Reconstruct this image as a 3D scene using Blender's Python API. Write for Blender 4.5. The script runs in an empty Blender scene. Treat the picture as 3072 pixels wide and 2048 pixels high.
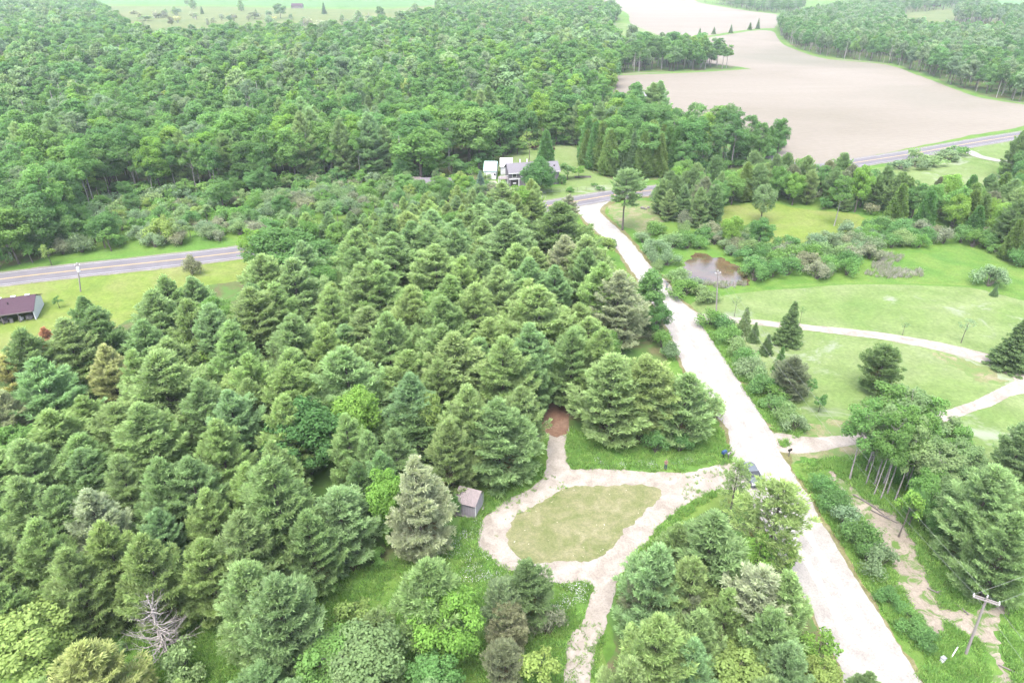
import bpy, bmesh, math, random
import numpy as np
from mathutils import Vector, Matrix, noise
from mathutils.geometry import tessellate_polygon

SC = bpy.context.scene
COL = SC.collection
R_ = math.radians
rng = np.random.default_rng(11)
random.seed(11)

# ------------------------------------------------------------------ camera, light, exposure
CAM_H, PITCH, FPX = 60.0, R_(29.0), 683.0
cam_d = bpy.data.cameras.new('camera')
cam_d.sensor_width = 36.0
cam_d.lens = FPX / 1024 * 36.0
cam_d.clip_start, cam_d.clip_end = 1.0, 20000.0
cam = bpy.data.objects.new('camera', cam_d)
cam.location = (0, 0, CAM_H)
cam.rotation_euler = (math.pi / 2 - PITCH, 0, 0)
COL.objects.link(cam)
SC.camera = cam

SUN_EL, SUN_AZ = R_(66), R_(205)       # azimuth the light comes from, clockwise from +Y
world = bpy.data.worlds.new('World')
SC.world = world
world.use_nodes = True
nt = world.node_tree
for n in list(nt.nodes):
    nt.nodes.remove(n)
sky = nt.nodes.new('ShaderNodeTexSky')
sky.sky_type = 'NISHITA'
sky.sun_disc = False
sky.sun_elevation = SUN_EL
sky.sun_rotation = SUN_AZ
sky.air_density = 1.0
sky.dust_density = 5.0
sky.ozone_density = 1.0
hsv = nt.nodes.new('ShaderNodeHueSaturation')
hsv.inputs['Saturation'].default_value = 0.72     # a white overcast sky
bg = nt.nodes.new('ShaderNodeBackground')
bg.inputs['Strength'].default_value = 0.15
wo = nt.nodes.new('ShaderNodeOutputWorld')
nt.links.new(sky.outputs['Color'], hsv.inputs['Color'])
nt.links.new(hsv.outputs['Color'], bg.inputs['Color'])
nt.links.new(bg.outputs['Background'], wo.inputs['Surface'])

sun_d = bpy.data.lights.new('sun', 'SUN')
sun_d.energy = 0.7
sun_d.angle = R_(40)
sun_d.color = (1.0, 0.985, 0.96)
sun = bpy.data.objects.new('sun', sun_d)
sd = Vector((math.sin(SUN_AZ) * math.cos(SUN_EL), math.cos(SUN_AZ) * math.cos(SUN_EL), math.sin(SUN_EL)))
sun.rotation_euler = sd.to_track_quat('Z', 'Y').to_euler()
sun.location = (0, 0, 200)
COL.objects.link(sun)

SC.view_settings.view_transform = 'Standard'
SC.view_settings.look = 'None'
SC.view_settings.gamma = 1.0
SC.view_settings.use_curve_mapping = False
SC.view_settings.exposure = 2.86
SC.cycles.max_bounces = 12
SC.cycles.diffuse_bounces = 8
SC.cycles.transmission_bounces = 8
SC.cycles.glossy_bounces = 2
SC.cycles.volume_bounces = 1
HAZE = .00011
SC.cycles.transparent_max_bounces = 4

# ------------------------------------------------------------------ places: where a sight line of the photograph meets level z
S_ = 1024 / 2352.0
CP, SP = math.cos(PITCH), math.sin(PITCH)


def P(u, v, z=0.0):
    x, y = (u * S_ - 512) / FPX, (341 - v * S_) / FPX
    dz = -SP + y * CP
    dz = min(dz, -0.016)
    t = (z - CAM_H) / dz
    return Vector((x * t, (CP + y * SP) * t, z))


def hfrom(u, vb, vt):
    """height of an upright thing whose foot is seen at row vb and top at row vt"""
    b = P(u, vb)
    y = (341 - vt * S_) / FPX
    return CAM_H - b.y * (SP - y * CP) / (CP + y * SP)


def project(p):
    d = Vector((p[0], p[1], p[2] - CAM_H))
    f = d.y * CP - d.z * SP
    u = d.y * SP + d.z * CP
    return ((d.x / f * FPX + 512) / S_, (341 - u / f * FPX) / S_, f)


def xy(pts, z=0.0):
    out = []
    for p in pts:
        zz = p[2] if len(p) > 2 else z
        q = P(p[0], p[1], zz)
        out.append((q.x, q.y))
    return np.array(out)


def inside(poly, pts):
    x, y = pts[:, 0], pts[:, 1]
    res = np.zeros(len(pts), bool)
    j = len(poly) - 1
    for i in range(len(poly)):
        xi, yi = poly[i]
        xj, yj = poly[j]
        c = ((yi > y) != (yj > y)) & (x < (xj - xi) * (y - yi) / (yj - yi + 1e-12) + xi)
        res ^= c
        j = i
    return res


def nz(x, y, s, o=0.0):
    return noise.noise(Vector((x / s, y / s, o)))


# ------------------------------------------------------------------ node helpers
class N:
    def __init__(s, name):
        s.m = bpy.data.materials.new(name)
        s.m.use_nodes = True
        s.t = s.m.node_tree
        for n in list(s.t.nodes):
            s.t.nodes.remove(n)

    def add(s, ty, **kw):
        n = s.t.nodes.new(ty)
        for k, v in kw.items():
            setattr(n, k, v)
        return n

    def link(s, a, b):
        s.t.links.new(a, b)

    def tex(s, scale, detail=4, rough=.6, vec=None, dist=0.0):
        n = s.add('ShaderNodeTexNoise')
        n.inputs['Scale'].default_value = scale
        n.inputs['Detail'].default_value = detail
        n.inputs['Roughness'].default_value = rough
        n.inputs['Distortion'].default_value = dist
        if vec is None:
            vec = s.pos()
        s.link(vec, n.inputs['Vector'])
        return n.outputs['Fac']

    def pos(s):
        if not hasattr(s, '_p'):
            s._p = s.add('ShaderNodeNewGeometry').outputs['Position']
        return s._p

    def ramp(s, fac, stops):
        r = s.add('ShaderNodeValToRGB')
        e = r.color_ramp.elements
        while len(e) > 1:
            e.remove(e[-1])
        for i, (p, c) in enumerate(stops):
            el = e[0] if i == 0 else e.new(p)
            el.position = p
            el.color = (*c, 1) if len(c) == 3 else c
        s.link(fac, r.inputs['Fac'])
        return r.outputs['Color']

    def mix(s, fac, a, b, mode='MIX'):
        n = s.add('ShaderNodeMix', data_type='RGBA', blend_type=mode)
        for val, sock in ((fac, n.inputs[0]), (a, n.inputs[6]), (b, n.inputs[7])):
            if hasattr(val, 'is_output'):
                s.link(val, sock)
            elif isinstance(val, (int, float)):
                sock.default_value = val
            else:
                sock.default_value = (*val, 1)
        return n.outputs[2]

    def math(s, op, a, b=0.0, clamp=False):
        n = s.add('ShaderNodeMath', operation=op, use_clamp=clamp)
        for val, sock in ((a, n.inputs[0]), (b, n.inputs[1])):
            if hasattr(val, 'is_output'):
                s.link(val, sock)
            else:
                sock.default_value = val
        return n.outputs[0]

    def out(s, shader):
        o = s.add('ShaderNodeOutputMaterial')
        s.link(shader, o.inputs['Surface'])
        return s.m

    def principled(s, col, rough=.8, spec=.3, metal=0.0, bump=None, bstr=.3, bdist=.05):
        b = s.add('ShaderNodeBsdfPrincipled')
        if hasattr(col, 'is_output'):
            s.link(col, b.inputs['Base Color'])
        else:
            b.inputs['Base Color'].default_value = (*col, 1)
        b.inputs['Roughness'].default_value = rough
        b.inputs['Specular IOR Level'].default_value = spec
        b.inputs['Metallic'].default_value = metal
        if bump is not None:
            bn = s.add('ShaderNodeBump')
            bn.inputs['Strength'].default_value = bstr
            bn.inputs['Distance'].default_value = bdist
            s.link(bump, bn.inputs['Height'])
            s.link(bn.outputs['Normal'], b.inputs['Normal'])
        return s.out(b.outputs['BSDF'])


PK = .38


def mat_simple(name, col, rough=.7, spec=.3, metal=0.0, var=.12, scale=3.0):
    m = N(name)
    col = tuple(x * PK for x in col)
    f = m.tex(scale, 5)
    lo = tuple(c * (1 - var) for c in col)
    hi = tuple(min(1, c * (1 + var)) for c in col)
    return m.principled(m.ramp(f, [(.3, lo), (.7, hi)]), rough, spec, metal)


def mat_foliage(name, far=False):
    m = N(name)
    if far:
        a = m.add('ShaderNodeAttribute', attribute_type='INSTANCER', attribute_name='tint')
        base = a.outputs['Color']
    else:
        base = m.add('ShaderNodeObjectInfo').outputs['Color']
    at = m.add('ShaderNodeAttribute', attribute_type='GEOMETRY', attribute_name='leaf')
    sep = m.add('ShaderNodeSeparateColor')
    m.link(at.outputs['Color'], sep.inputs['Color'])
    shade = m.math('MULTIPLY_ADD', sep.outputs[0], .6)
    shade.node.inputs[2].default_value = .74
    comb = m.add('ShaderNodeCombineColor')
    for i in range(3):
        m.link(shade, comb.inputs[i])
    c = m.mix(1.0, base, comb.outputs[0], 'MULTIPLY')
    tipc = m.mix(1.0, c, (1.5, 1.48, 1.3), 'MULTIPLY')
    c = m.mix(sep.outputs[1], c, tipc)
    # dry brown needles where the blue channel says so
    c = m.mix(sep.outputs[2], c, (.13, .085, .045))
    d = m.add('ShaderNodeBsdfDiffuse')
    t = m.add('ShaderNodeBsdfTranslucent')
    m.link(c, d.inputs['Color'])
    m.link(m.mix(1.0, c, (1.08, 1.15, .85), 'MULTIPLY'), t.inputs['Color'])
    mx = m.add('ShaderNodeMixShader')
    mx.inputs[0].default_value = .55
    m.link(d.outputs[0], mx.inputs[1])
    m.link(t.outputs[0], mx.inputs[2])
    return m.out(mx.outputs[0])


GK = .42


def mat_grass(name, stops, scale=.12, fine=2.2, specks=None, extra=None):
    m = N(name)
    stops = [(p_, tuple(x * GK for x in c_)) for p_, c_ in stops]
    big = m.tex(scale, 5, .65, dist=.6)
    sm = m.tex(fine, 4, .7)
    c = m.ramp(big, stops)
    sh = m.ramp(sm, [(.25, (.72, .74, .68)), (.75, (1.22, 1.2, 1.18))])
    c = m.mix(1.0, c, sh, 'MULTIPLY')
    mid = m.tex(scale * 6, 3, .6)
    c = m.mix(1.0, c, m.ramp(mid, [(.3, (.86, .88, .84)), (.7, (1.1, 1.1, 1.08))]), 'MULTIPLY')
    if extra:
        extra = extra[:3] + (tuple(x * GK for x in extra[3]),)
        ex = m.tex(extra[0], 5, .7, dist=1.0)
        c = m.mix(m.ramp(ex, [(extra[1], (0, 0, 0)), (extra[1] + extra[2], (1, 1, 1))]), c, extra[3])
    if specks:
        sp = m.tex(specks[0], 2, .5)
        c = m.mix(m.ramp(sp, [(specks[1], (0, 0, 0)), (specks[1] + .04, (1, 1, 1))]), c, specks[2])
    return m.principled(c, .95, .05, bump=m.tex(fine * 2, 3), bstr=.45, bdist=.12)


M = {}
M['needle'] = mat_foliage('foliage')
M['far'] = mat_foliage('foliage_of_far_woods', True)


def mat_bark(name, c1, c2, c3):
    m = N(name)
    f = m.tex(6, 4)
    return m.principled(m.ramp(f, [(.3, c1), (.55, c2), (.75, c3)]), .9, .1)


M['bark'] = mat_bark('bark', (.035, .03, .026), (.07, .06, .055), (.11, .10, .09))
M['pale_bark'] = mat_bark('pale_bark', (.085, .08, .072), (.18, .172, .16), (.28, .27, .255))
M['dead_wood'] = mat_bark('dead_wood', (.14, .125, .12), (.22, .205, .20), (.32, .30, .295))
M['red_dead'] = mat_bark('red_dead_wood', (.07, .04, .032), (.12, .072, .058), (.17, .11, .09))

M['ground'] = mat_grass('wild_grass', [(.2, (.070, .160, .036)), (.42, (.105, .215, .044)), (.58, (.140, .235, .052)), (.8, (.190, .245, .080))], .05, 1.6)
M['lush'] = mat_grass('lush_grass', [(.25, (.080, .180, .040)), (.45, (.115, .220, .050)), (.6, (.150, .240, .060)), (.78, (.200, .255, .085))], .10, 2.4)
M['lawn'] = mat_grass('mown_lawn', [(.25, (.115, .205, .058)), (.45, (.165, .240, .084)), (.6, (.205, .265, .118)), (.8, (.255, .300, .185))], .045, 1.4, extra=(.07, .56, .10, (.275, .315, .225)))
M['verge'] = mat_grass('dry_verge', [(.25, (.12, .13, .05)), (.5, (.19, .18, .09)), (.75, (.27, .25, .16))], .25, 3.0)
M['island'] = mat_grass('sparse_grass', [(.2, (.120, .165, .060)), (.42, (.185, .205, .095)), (.6, (.255, .250, .150)), (.8, (.37, .345, .26))], .34, 5.5, specks=(2.2, .70, (.24, .22, .175)))
M['meadow'] = mat_grass('meadow', [(.2, (.125, .205, .042)), (.45, (.175, .245, .056)), (.65, (.220, .250, .092)), (.85, (.27, .250, .140))], .06, 1.5)
M['scrub'] = mat_grass('pale_scrub', [(.2, (.085, .145, .05)), (.45, (.135, .175, .065)), (.65, (.175, .195, .08)), (.85, (.125, .165, .065))], .02, .4)
M['crop'] = mat_grass('green_crop', [(.2, (.085, .19, .06)), (.5, (.105, .21, .072)), (.8, (.12, .22, .085))], .012, .15)
M['litter'] = mat_grass('needle_litter', [(.25, (.085, .10, .045)), (.5, (.135, .135, .07)), (.75, (.19, .165, .11))], .2, 2.5, extra=(.09, .42, .12, (.10, .19, .05)))
M['soil'] = mat_grass('bare_soil', [(.25, (.24, .205, .18)), (.5, (.33, .285, .255)), (.75, (.42, .37, .335))], .35, 5.0, extra=(.45, .50, .08, (.12, .20, .055)))
M['worn'] = mat_grass('worn_lawn', [(.3, (.150, .225, .075)), (.48, (.215, .235, .115)), (.6, (.30, .265, .185)), (.8, (.38, .335, .27))], .16, 4.5, extra=(.35, .46, .10, (.155, .230, .078)))
M['red_soil'] = mat_grass('red_needle_soil', [(.25, (.15, .085, .062)), (.5, (.21, .125, .095)), (.75, (.29, .20, .16))], .5, 4.0)


def mk_field():
    m = N('field_soil')
    mp = m.add('ShaderNodeMapping')
    mp.inputs['Rotation'].default_value = (0, 0, R_(8))
    mp.inputs['Scale'].default_value = (.006, .018, 1)
    m.link(m.pos(), mp.inputs['Vector'])
    st = m.tex(1.0, 6, .58, mp.outputs[0], 1.2)
    c = m.ramp(st, [(.24, (.094, .085, .070)), (.42, (.105, .094, .080)), (.58, (.112, .101, .087)), (.78, (.124, .113, .100))])
    big = m.tex(.006, 4, .55, dist=.8)
    c = m.mix(m.ramp(big, [(.52, (0, 0, 0)), (.72, (.55, .55, .55))]), c, (.066, .069, .053))
    fine = m.tex(.35, 5, .7)
    c = m.mix(1.0, c, m.ramp(fine, [(.3, (.93, .93, .92)), (.7, (1.06, 1.06, 1.06))]), 'MULTIPLY')
    mp2 = m.add('ShaderNodeMapping')
    mp2.inputs['Rotation'].default_value = (0, 0, R_(-22))
    m.link(m.pos(), mp2.inputs['Vector'])
    w = m.add('ShaderNodeTexWave', bands_direction='Y')
    w.inputs['Scale'].default_value = .10
    w.inputs['Distortion'].default_value = 5.0
    w.inputs['Detail'].default_value = 3.0
    w.inputs['Detail Scale'].default_value = .2
    m.link(mp2.outputs[0], w.inputs['Vector'])
    c = m.mix(1.0, c, m.ramp(w.outputs['Fac'], [(.0, (.985, .985, .98)), (.6, (1.008, 1.008, 1.008))]), 'MULTIPLY')
    return m.principled(c, 1.0, .02)


M['field'] = mk_field()


def mk_gravel(name, a, b, c3, green=None):
    m = N(name)
    f1 = m.tex(.5, 5, .65, dist=.5)
    c = m.ramp(f1, [(.3, a), (.5, b), (.7, c3)])
    sp = m.tex(4.5, 4, .75)
    c = m.mix(1.0, c, m.ramp(sp, [(.28, (.72, .71, .70)), (.5, (1, 1, 1)), (.75, (1.12, 1.12, 1.12))]), 'MULTIPLY')
    if green:
        g = m.tex(1.3, 5, .75, dist=.4)
        c = m.mix(m.ramp(g, [(green, (0, 0, 0)), (green + .08, (.8, .8, .8))]), c, (.07, .085, .035))
    return m.principled(c, .95, .05, bump=sp, bstr=.4, bdist=.04)


M['gravel'] = mk_gravel('white_gravel', (.128, .121, .112), (.153, .146, .136), (.176, .169, .159))
M['packed_gravel'] = mk_gravel('packed_gravel', (.165, .158, .148), (.192, .185, .175), (.215, .208, .198))
M['drive'] = mk_gravel('drive_gravel', (.112, .099, .084), (.150, .136, .120), (.186, .172, .157), .63)


def mk_asphalt():
    m = N('asphalt')
    f = m.tex(.25, 5, .6)
    c = m.ramp(f, [(.3, (.066, .063, .070)), (.7, (.086, .082, .091))])
    s = m.tex(9, 3, .8)
    c = m.mix(1.0, c, m.ramp(s, [(.3, (.85, .85, .85)), (.7, (1.12, 1.12, 1.12))]), 'MULTIPLY')
    return m.principled(c, .95, .05)


M['asphalt'] = mk_asphalt()
M['yellow_line'] = mat_simple('yellow_line', (.66, .46, .14), .7)
M['white_line'] = mat_simple('white_line', (.55, .55, .55), .7)
M['shoulder'] = mk_gravel('shoulder_gravel', (.085, .080, .076), (.105, .098, .092), (.125, .118, .11), .53)


def mk_pond():
    m = N('pond_water')
    f = m.tex(.22, 6, .7, dist=1.2)
    mp = m.add('ShaderNodeMapping')
    mp.inputs['Scale'].default_value = (.25, .7, 1)
    m.link(m.pos(), mp.inputs['Vector'])
    st = m.tex(1.0, 5, .7, mp.outputs[0])
    c = m.ramp(f, [(.3, (.020, .015, .010)), (.45, (.042, .026, .015)), (.58, (.062, .037, .021)), (.7, (.038, .038, .018))])
    c = m.mix(m.ramp(st, [(.5, (0, 0, 0)), (.62, (.7, .7, .7))]), c, (.05, .046, .022))
    return m.principled(c, .12, .5, bump=m.tex(1.5, 3), bstr=.06, bdist=.1)


M['pond'] = mk_pond()

M['white_paint'] = mat_simple('white_paint', (.95, .96, .98), .5)
M['lilac_siding'] = mat_simple('grey_siding', (.20, .185, .21), .7)
M['lilac_metal'] = mat_simple('pale_grey_metal', (.42, .39, .45), .6, .2)
M['pink_metal'] = mat_simple('pink_metal', (.30, .255, .26), .6, .15)
M['purple_roof'] = mat_simple('purple_shingle', (.098, .060, .082), .9, .05)
M['grey_roof'] = mat_simple('grey_shingle', (.22, .21, .235), .9, .05)
M['aqua'] = mat_simple('aqua_metal', (.36, .62, .58), .5)
M['concrete'] = mat_simple('concrete', (.26, .25, .235), .9)
M['dark'] = mat_simple('near_black_and_shade', (.02, .018, .02), .9)  # near-black: painted shade of interiors, also vents, post, eyes and bed soil
M['wood'] = mat_simple('weathered_wood', (.20, .175, .165), .9)
M['pole_wood'] = mat_simple('grey_pole_wood', (.36, .325, .315), .9, scale=8)
M['red_barn'] = mat_simple('red_barn', (.20, .035, .035), .8)
M['glass'] = mat_simple('window_glass', (.02, .025, .03), .12, .5)
M['black_plastic'] = mat_simple('black_plastic', (.02, .02, .022), .5)
M['blue_plastic'] = mat_simple('blue_plastic', (.035, .09, .22), .5)
M['pale_blue'] = mat_simple('pale_blue', (.16, .25, .38), .5)
M['junk'] = mat_simple('grey_junk', (.26, .24, .235), .8, var=.35)
M['wire'] = mat_simple('aluminium_wire', (.30, .32, .30), .5, .4)
M['steel'] = mat_simple('galvanised_steel', (.34, .35, .36), .4, .5)
M['car_paint'] = mat_simple('car_paint', (.15, .172, .195), .3, .5, .1, .05)  # base colour lightened to carry the sky's reflection
M['rubber'] = mat_simple('rubber', (.015, .015, .016), .8)
M['lamp_glass'] = mat_simple('lamp_glass', (.5, .52, .53), .15, .5)
M['red_lamp'] = mat_simple('red_lamp', (.25, .01, .01), .2, .5)
M['skin'] = mat_simple('skin', (.33, .20, .15), .6)
M['shirt'] = mat_simple('pinkish_shirt', (.33, .20, .17), .9)
M['mint'] = mat_simple('pale_mint_cloth', (.24, .33, .33), .9)
M['jeans'] = mat_simple('jeans', (.045, .085, .15), .9)
M['dark_cloth'] = mat_simple('dark_cloth', (.03, .025, .022), .9)
M['grey_hair'] = mat_simple('grey_hair', (.25, .23, .23), .9)
M['fur'] = mat_simple('black_fur', (.02, .016, .014), .8)
M['rock'] = mat_simple('grey_rock', (.22, .20, .19), .9, var=.3)


def mat_tinted(name):
    m = N(name)
    base = m.add('ShaderNodeObjectInfo').outputs['Color']
    return m.principled(base, .9, .1)


# ------------------------------------------------------------------ mesh helpers
def tag(o, label=None, cat=None, group=None, kind=None):
    if label:
        o['label'] = label
    if cat:
        o['category'] = cat
    if group:
        o['group'] = group
    if kind:
        o['kind'] = kind
    return o


def link(name, me, mat=None, parent=None, loc=None):
    if mat is not None:
        for m_ in (mat if isinstance(mat, (list, tuple)) else [mat]):
            me.materials.append(m_)
    o = bpy.data.objects.new(name, me)
    COL.objects.link(o)
    if parent:
        o.parent = parent
    if loc is not None:
        o.location = loc
    return o


def empty(name, loc, rz=0.0, label=None, cat=None, group=None):
    o = bpy.data.objects.new(name, None)
    o.empty_display_size = .5
    o.location = loc
    o.rotation_euler = (0, 0, rz)
    COL.objects.link(o)
    return tag(o, label, cat, group)


def mesh_np(name, V, F, leaf=None, smooth=False):
    """V (n,3), F (m,k) same-size faces"""
    me = bpy.data.meshes.new(name)
    k = F.shape[1]
    me.vertices.add(len(V))
    me.vertices.foreach_set('co', np.ascontiguousarray(V, np.float32).ravel())
    me.loops.add(F.size)
    me.loops.foreach_set('vertex_index', np.ascontiguousarray(F, np.int32).ravel())
    me.polygons.add(len(F))
    me.polygons.foreach_set('loop_start', np.arange(0, F.size, k, dtype=np.int32))
    if leaf is not None:
        a = me.attributes.new('leaf', 'FLOAT_COLOR', 'POINT')
        a.data.foreach_set('color', np.ascontiguousarray(leaf, np.float32).ravel())
    me.update()
    me.validate()
    if smooth:
        me.polygons.foreach_set('use_smooth', np.ones(len(F), bool))
    return me


class B:
    """collects boxes, tubes and prisms, then links them as one mesh object"""

    def __init__(s):
        s.v, s.f, s.mi = [], [], []

    def poly(s, pts, faces, mi=0):
        o = len(s.v)
        s.v += [tuple(p) for p in pts]
        s.f += [tuple(i + o for i in f) for f in faces]
        s.mi += [mi] * len(faces)
        return s

    def box(s, c, d, rz=0.0, mi=0, ry=0.0, rx=0.0):
        m = Matrix.Translation(Vector(c)) @ Matrix.Rotation(rz, 4, 'Z') @ Matrix.Rotation(ry, 4, 'Y') @ Matrix.Rotation(rx, 4, 'X')
        pts = [m @ Vector((x * d[0] / 2, y * d[1] / 2, z * d[2] / 2)) for z in (-1, 1) for x, y in ((-1, -1), (1, -1), (1, 1), (-1, 1))]
        return s.poly(pts, [(3, 2, 1, 0), (4, 5, 6, 7), (0, 1, 5, 4), (1, 2, 6, 5), (2, 3, 7, 6), (3, 0, 4, 7)], mi)

    def tube(s, p0, p1, r0, r1=None, n=6, mi=0, cap=True):
        p0, p1 = Vector(p0), Vector(p1)
        r1 = r0 if r1 is None else r1
        ax = (p1 - p0)
        if ax.length < 1e-6:
            return s
        q = ax.to_track_quat('Z', 'Y')
        pts = []
        for p, r in ((p0, r0), (p1, r1)):
            for i in range(n):
                a = 2 * math.pi * i / n
                pts.append(p + q @ Vector((math.cos(a) * r, math.sin(a) * r, 0)))
        fs = [(i, (i + 1) % n, n + (i + 1) % n, n + i) for i in range(n)]
        if cap:
            fs += [tuple(range(n - 1, -1, -1)), tuple(range(n, 2 * n))]
        return s.poly(pts, fs, mi)

    def path(s, pts, r0, r1, n=6, mi=0):
        k = len(pts) - 1
        for i in range(k):
            s.tube(pts[i], pts[i + 1], r0 + (r1 - r0) * i / k, r0 + (r1 - r0) * (i + 1) / k, n, mi)
        return s

    def prism(s, prof, axis, a, b, mi=0):
        """profile [(p,q)] swept along axis 'x' (prof = y,z) or 'y' (prof = x,z) or 'z' (prof = x,y)"""
        n = len(prof)
        f = {'x': lambda t, p: (t, p[0], p[1]), 'y': lambda t, p: (p[0], t, p[1]), 'z': lambda t, p: (p[0], p[1], t)}[axis]
        pts = [f(a, p) for p in prof] + [f(b, p) for p in prof]
        fs = [(i, (i + 1) % n, n + (i + 1) % n, n + i) for i in range(n)] + [tuple(range(n - 1, -1, -1)), tuple(range(n, 2 * n))]
        return s.poly(pts, fs, mi)

    def build(s, name, mat, parent=None, loc=None, bevel=0.0, smooth=False):
        me = bpy.data.meshes.new(name)
        me.from_pydata(s.v, [], s.f)
        bm = bmesh.new()
        bm.from_mesh(me)
        bmesh.ops.recalc_face_normals(bm, faces=bm.faces)
        if bevel:
            bmesh.ops.bevel(bm, geom=list(bm.edges), offset=bevel, segments=2, affect='EDGES', profile=.6)
        bm.to_mesh(me)
        bm.free()
        if not bevel:
            me.polygons.foreach_set('material_index', s.mi)
        if smooth:
            me.polygons.foreach_set('use_smooth', [True] * len(me.polygons))
        return link(name, me, mat, parent, loc)


# ------------------------------------------------------------------ ground sheets
def spline(pts, closed=True, step=1.0):
    n = len(pts)
    out = []
    rngi = range(n) if closed else range(n - 1)
    for i in rngi:
        g = (lambda k: pts[k % n]) if closed else (lambda k: pts[min(max(k, 0), n - 1)])
        p0, p1, p2, p3 = (np.array(g(i + k), float) for k in (-1, 0, 1, 2))
        L = np.linalg.norm(p2 - p1)
        k = max(2, int(L / step))
        # centripetal-ish tangents, clipped so that a long neighbour does not overshoot
        m1, m2 = (p2 - p0) / 2, (p3 - p1) / 2
        for m_ in (m1, m2):
            l_ = np.linalg.norm(m_)
            if l_ > L:
                m_ *= L / l_
        for t in np.arange(k) / k:
            h00, h10, h01, h11 = 2 * t**3 - 3 * t**2 + 1, t**3 - 2 * t**2 + t, -2 * t**3 + 3 * t**2, t**3 - t**2
            out.append(h00 * p1 + h10 * m1 + h01 * p2 + h11 * m2)
    if not closed:
        out.append(np.array(pts[-1], float))
    return np.array(out)


def ragged(pts, amp, seed=0.0):
    """shift an outline along its normal by several octaves of noise"""
    d = np.roll(pts, -1, 0) - np.roll(pts, 1, 0)
    nn = np.stack([d[:, 1], -d[:, 0]], 1)
    nn /= np.linalg.norm(nn, axis=1)[:, None] + 1e-9
    k = np.array([nz(p[0], p[1], 4.0, seed) * .9 + nz(p[0], p[1], 1.1, seed + 3) * .6 + nz(p[0], p[1], .45, seed + 7) * .4 for p in pts])
    return pts + nn * (k * amp)[:, None]


def sheet(name, outline, z, mat, amp=.3, step=None, world_pts=False, smooth_line=True, label=None):
    w = np.array(outline) if world_pts else xy(outline)
    dmin = np.linalg.norm(w, axis=1).min()
    step = step or max(.35, dmin * .006)
    pts = spline(w, True, step) if smooth_line else w
    if amp:
        pts = ragged(pts, amp, z * 100)
    me = bpy.data.meshes.new(name)
    me.from_pydata([(p[0], p[1], z) for p in pts], [], [tuple(range(len(pts)))])
    me.update()
    if me.polygons[0].normal.z < 0:
        me.flip_normals()
    o = link(name, me, mat)
    return tag(o, label, None, None, 'structure')


def ribbon(name, center, width, z, mat, amp=0.0, step=1.5, off=0.0, dash=None, thick=0.0):
    c = spline(center, False, step)
    d = np.gradient(c, axis=0)
    nn = np.stack([-d[:, 1], d[:, 0]], 1)
    nn /= np.linalg.norm(nn, axis=1)[:, None]
    rag = np.array([[nz(p[0], p[1], 2.5, 2.2 + z), nz(p[0], p[1], 2.5, 8.2 + z)] for p in c]) * amp
    L = c + nn * (off + width / 2 + rag[:, :1])
    R = c + nn * (off - width / 2 + rag[:, 1:])
    V, F = [], []
    for i in range(len(c)):
        V += [(L[i, 0], L[i, 1], z), (R[i, 0], R[i, 1], z)]
    for i in range(len(c) - 1):
        F.append((2 * i, 2 * i + 1, 2 * i + 3, 2 * i + 2))
    if thick:
        k = len(V)
        for i in range(len(c)):
            V += [(L[i, 0] + nn[i, 0] * thick * 2, L[i, 1] + nn[i, 1] * thick * 2, z - thick), (R[i, 0] - nn[i, 0] * thick * 2, R[i, 1] - nn[i, 1] * thick * 2, z - thick)]
        for i in range(len(c) - 1):
            F.append((2 * i, 2 * i + 2, k + 2 * i + 2, k + 2 * i))
            F.append((2 * i + 1, k + 2 * i + 1, k + 2 * i + 3, 2 * i + 3))
    me = bpy.data.meshes.new(name)
    me.from_pydata(V, [], F)
    me.update()
    if me.polygons[0].normal.z < 0:
        me.flip_normals()
    return tag(link(name, me, mat), None, None, None, 'structure')


g = B().poly([(-7000, -300, 0), (7000, -300, 0), (7000, 9000, 0), (-7000, 9000, 0)], [(0, 1, 2, 3)]).build('ground', M['ground'])
tag(g, kind='structure')

# fields far away
sheet('field', [(2380, 240), (2268, 223), (2201, 202), (2115, 170), (2035, 145), (1968, 138), (1901, 132), (1835, 113), (1801, 97), (1781, 74), (1748, 69), (1685, 76), (1611, 88), (1570, 100), (1600, 140), (1715, 157), (1568, 165), (1425, 170), (1391, 217), (1420, 232), (1560, 262), (1700, 300), (1798, 343), (1785, 352), (1812, 366), (1851, 380), (1901, 376), (2001, 358), (2101, 337), (2235, 310), (2380, 280)], .02, M['field'], 1.2, 4.0)
sheet('upper_field', [(1340, -25), (1440, 30), (1450, 54), (1514, 80), (1570, 86), (1611, 84), (1685, 72), (1748, 65), (1779, 64), (1783, 33), (1728, 26), (1651, 14), (1600, 3), (1560, -25)], .02, M['field'], 1.2, 5.0)
sheet('grass_slope', [(1375, 53), (1440, 53), (1475, 66), (1514, 82), (1480, 90), (1420, 86), (1370, 75)], .03, M['lawn'], .8, 4.0)
sheet('crop_field', [(180, -40), (200, 4), (253, 9), (500, 11), (784, 17), (900, 16), (1001, 10), (1060, -40)], .02, M['crop'], 1.5, 6.0)
sheet('scrub_field', [(235, 10), (253, 13), (500, 15), (784, 21), (900, 20), (1010, 12), (1060, 40), (900, 100), (560, 110), (300, 80)], .02, M['scrub'], 1.5, 5.0)
sheet('pale_field', [(2075, 13), (2120, 14), (2160, 18), (2400, 18), (2420, 60), (2215, 62), (2155, 52), (2080, 56)], .02, M['scrub'], 1.2, 5.0)
sheet('far_field', [(2240, -8), (2400, -12), (2420, 8), (2280, 12)], .02, M['crop'], 1.2, 8.0)

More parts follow.
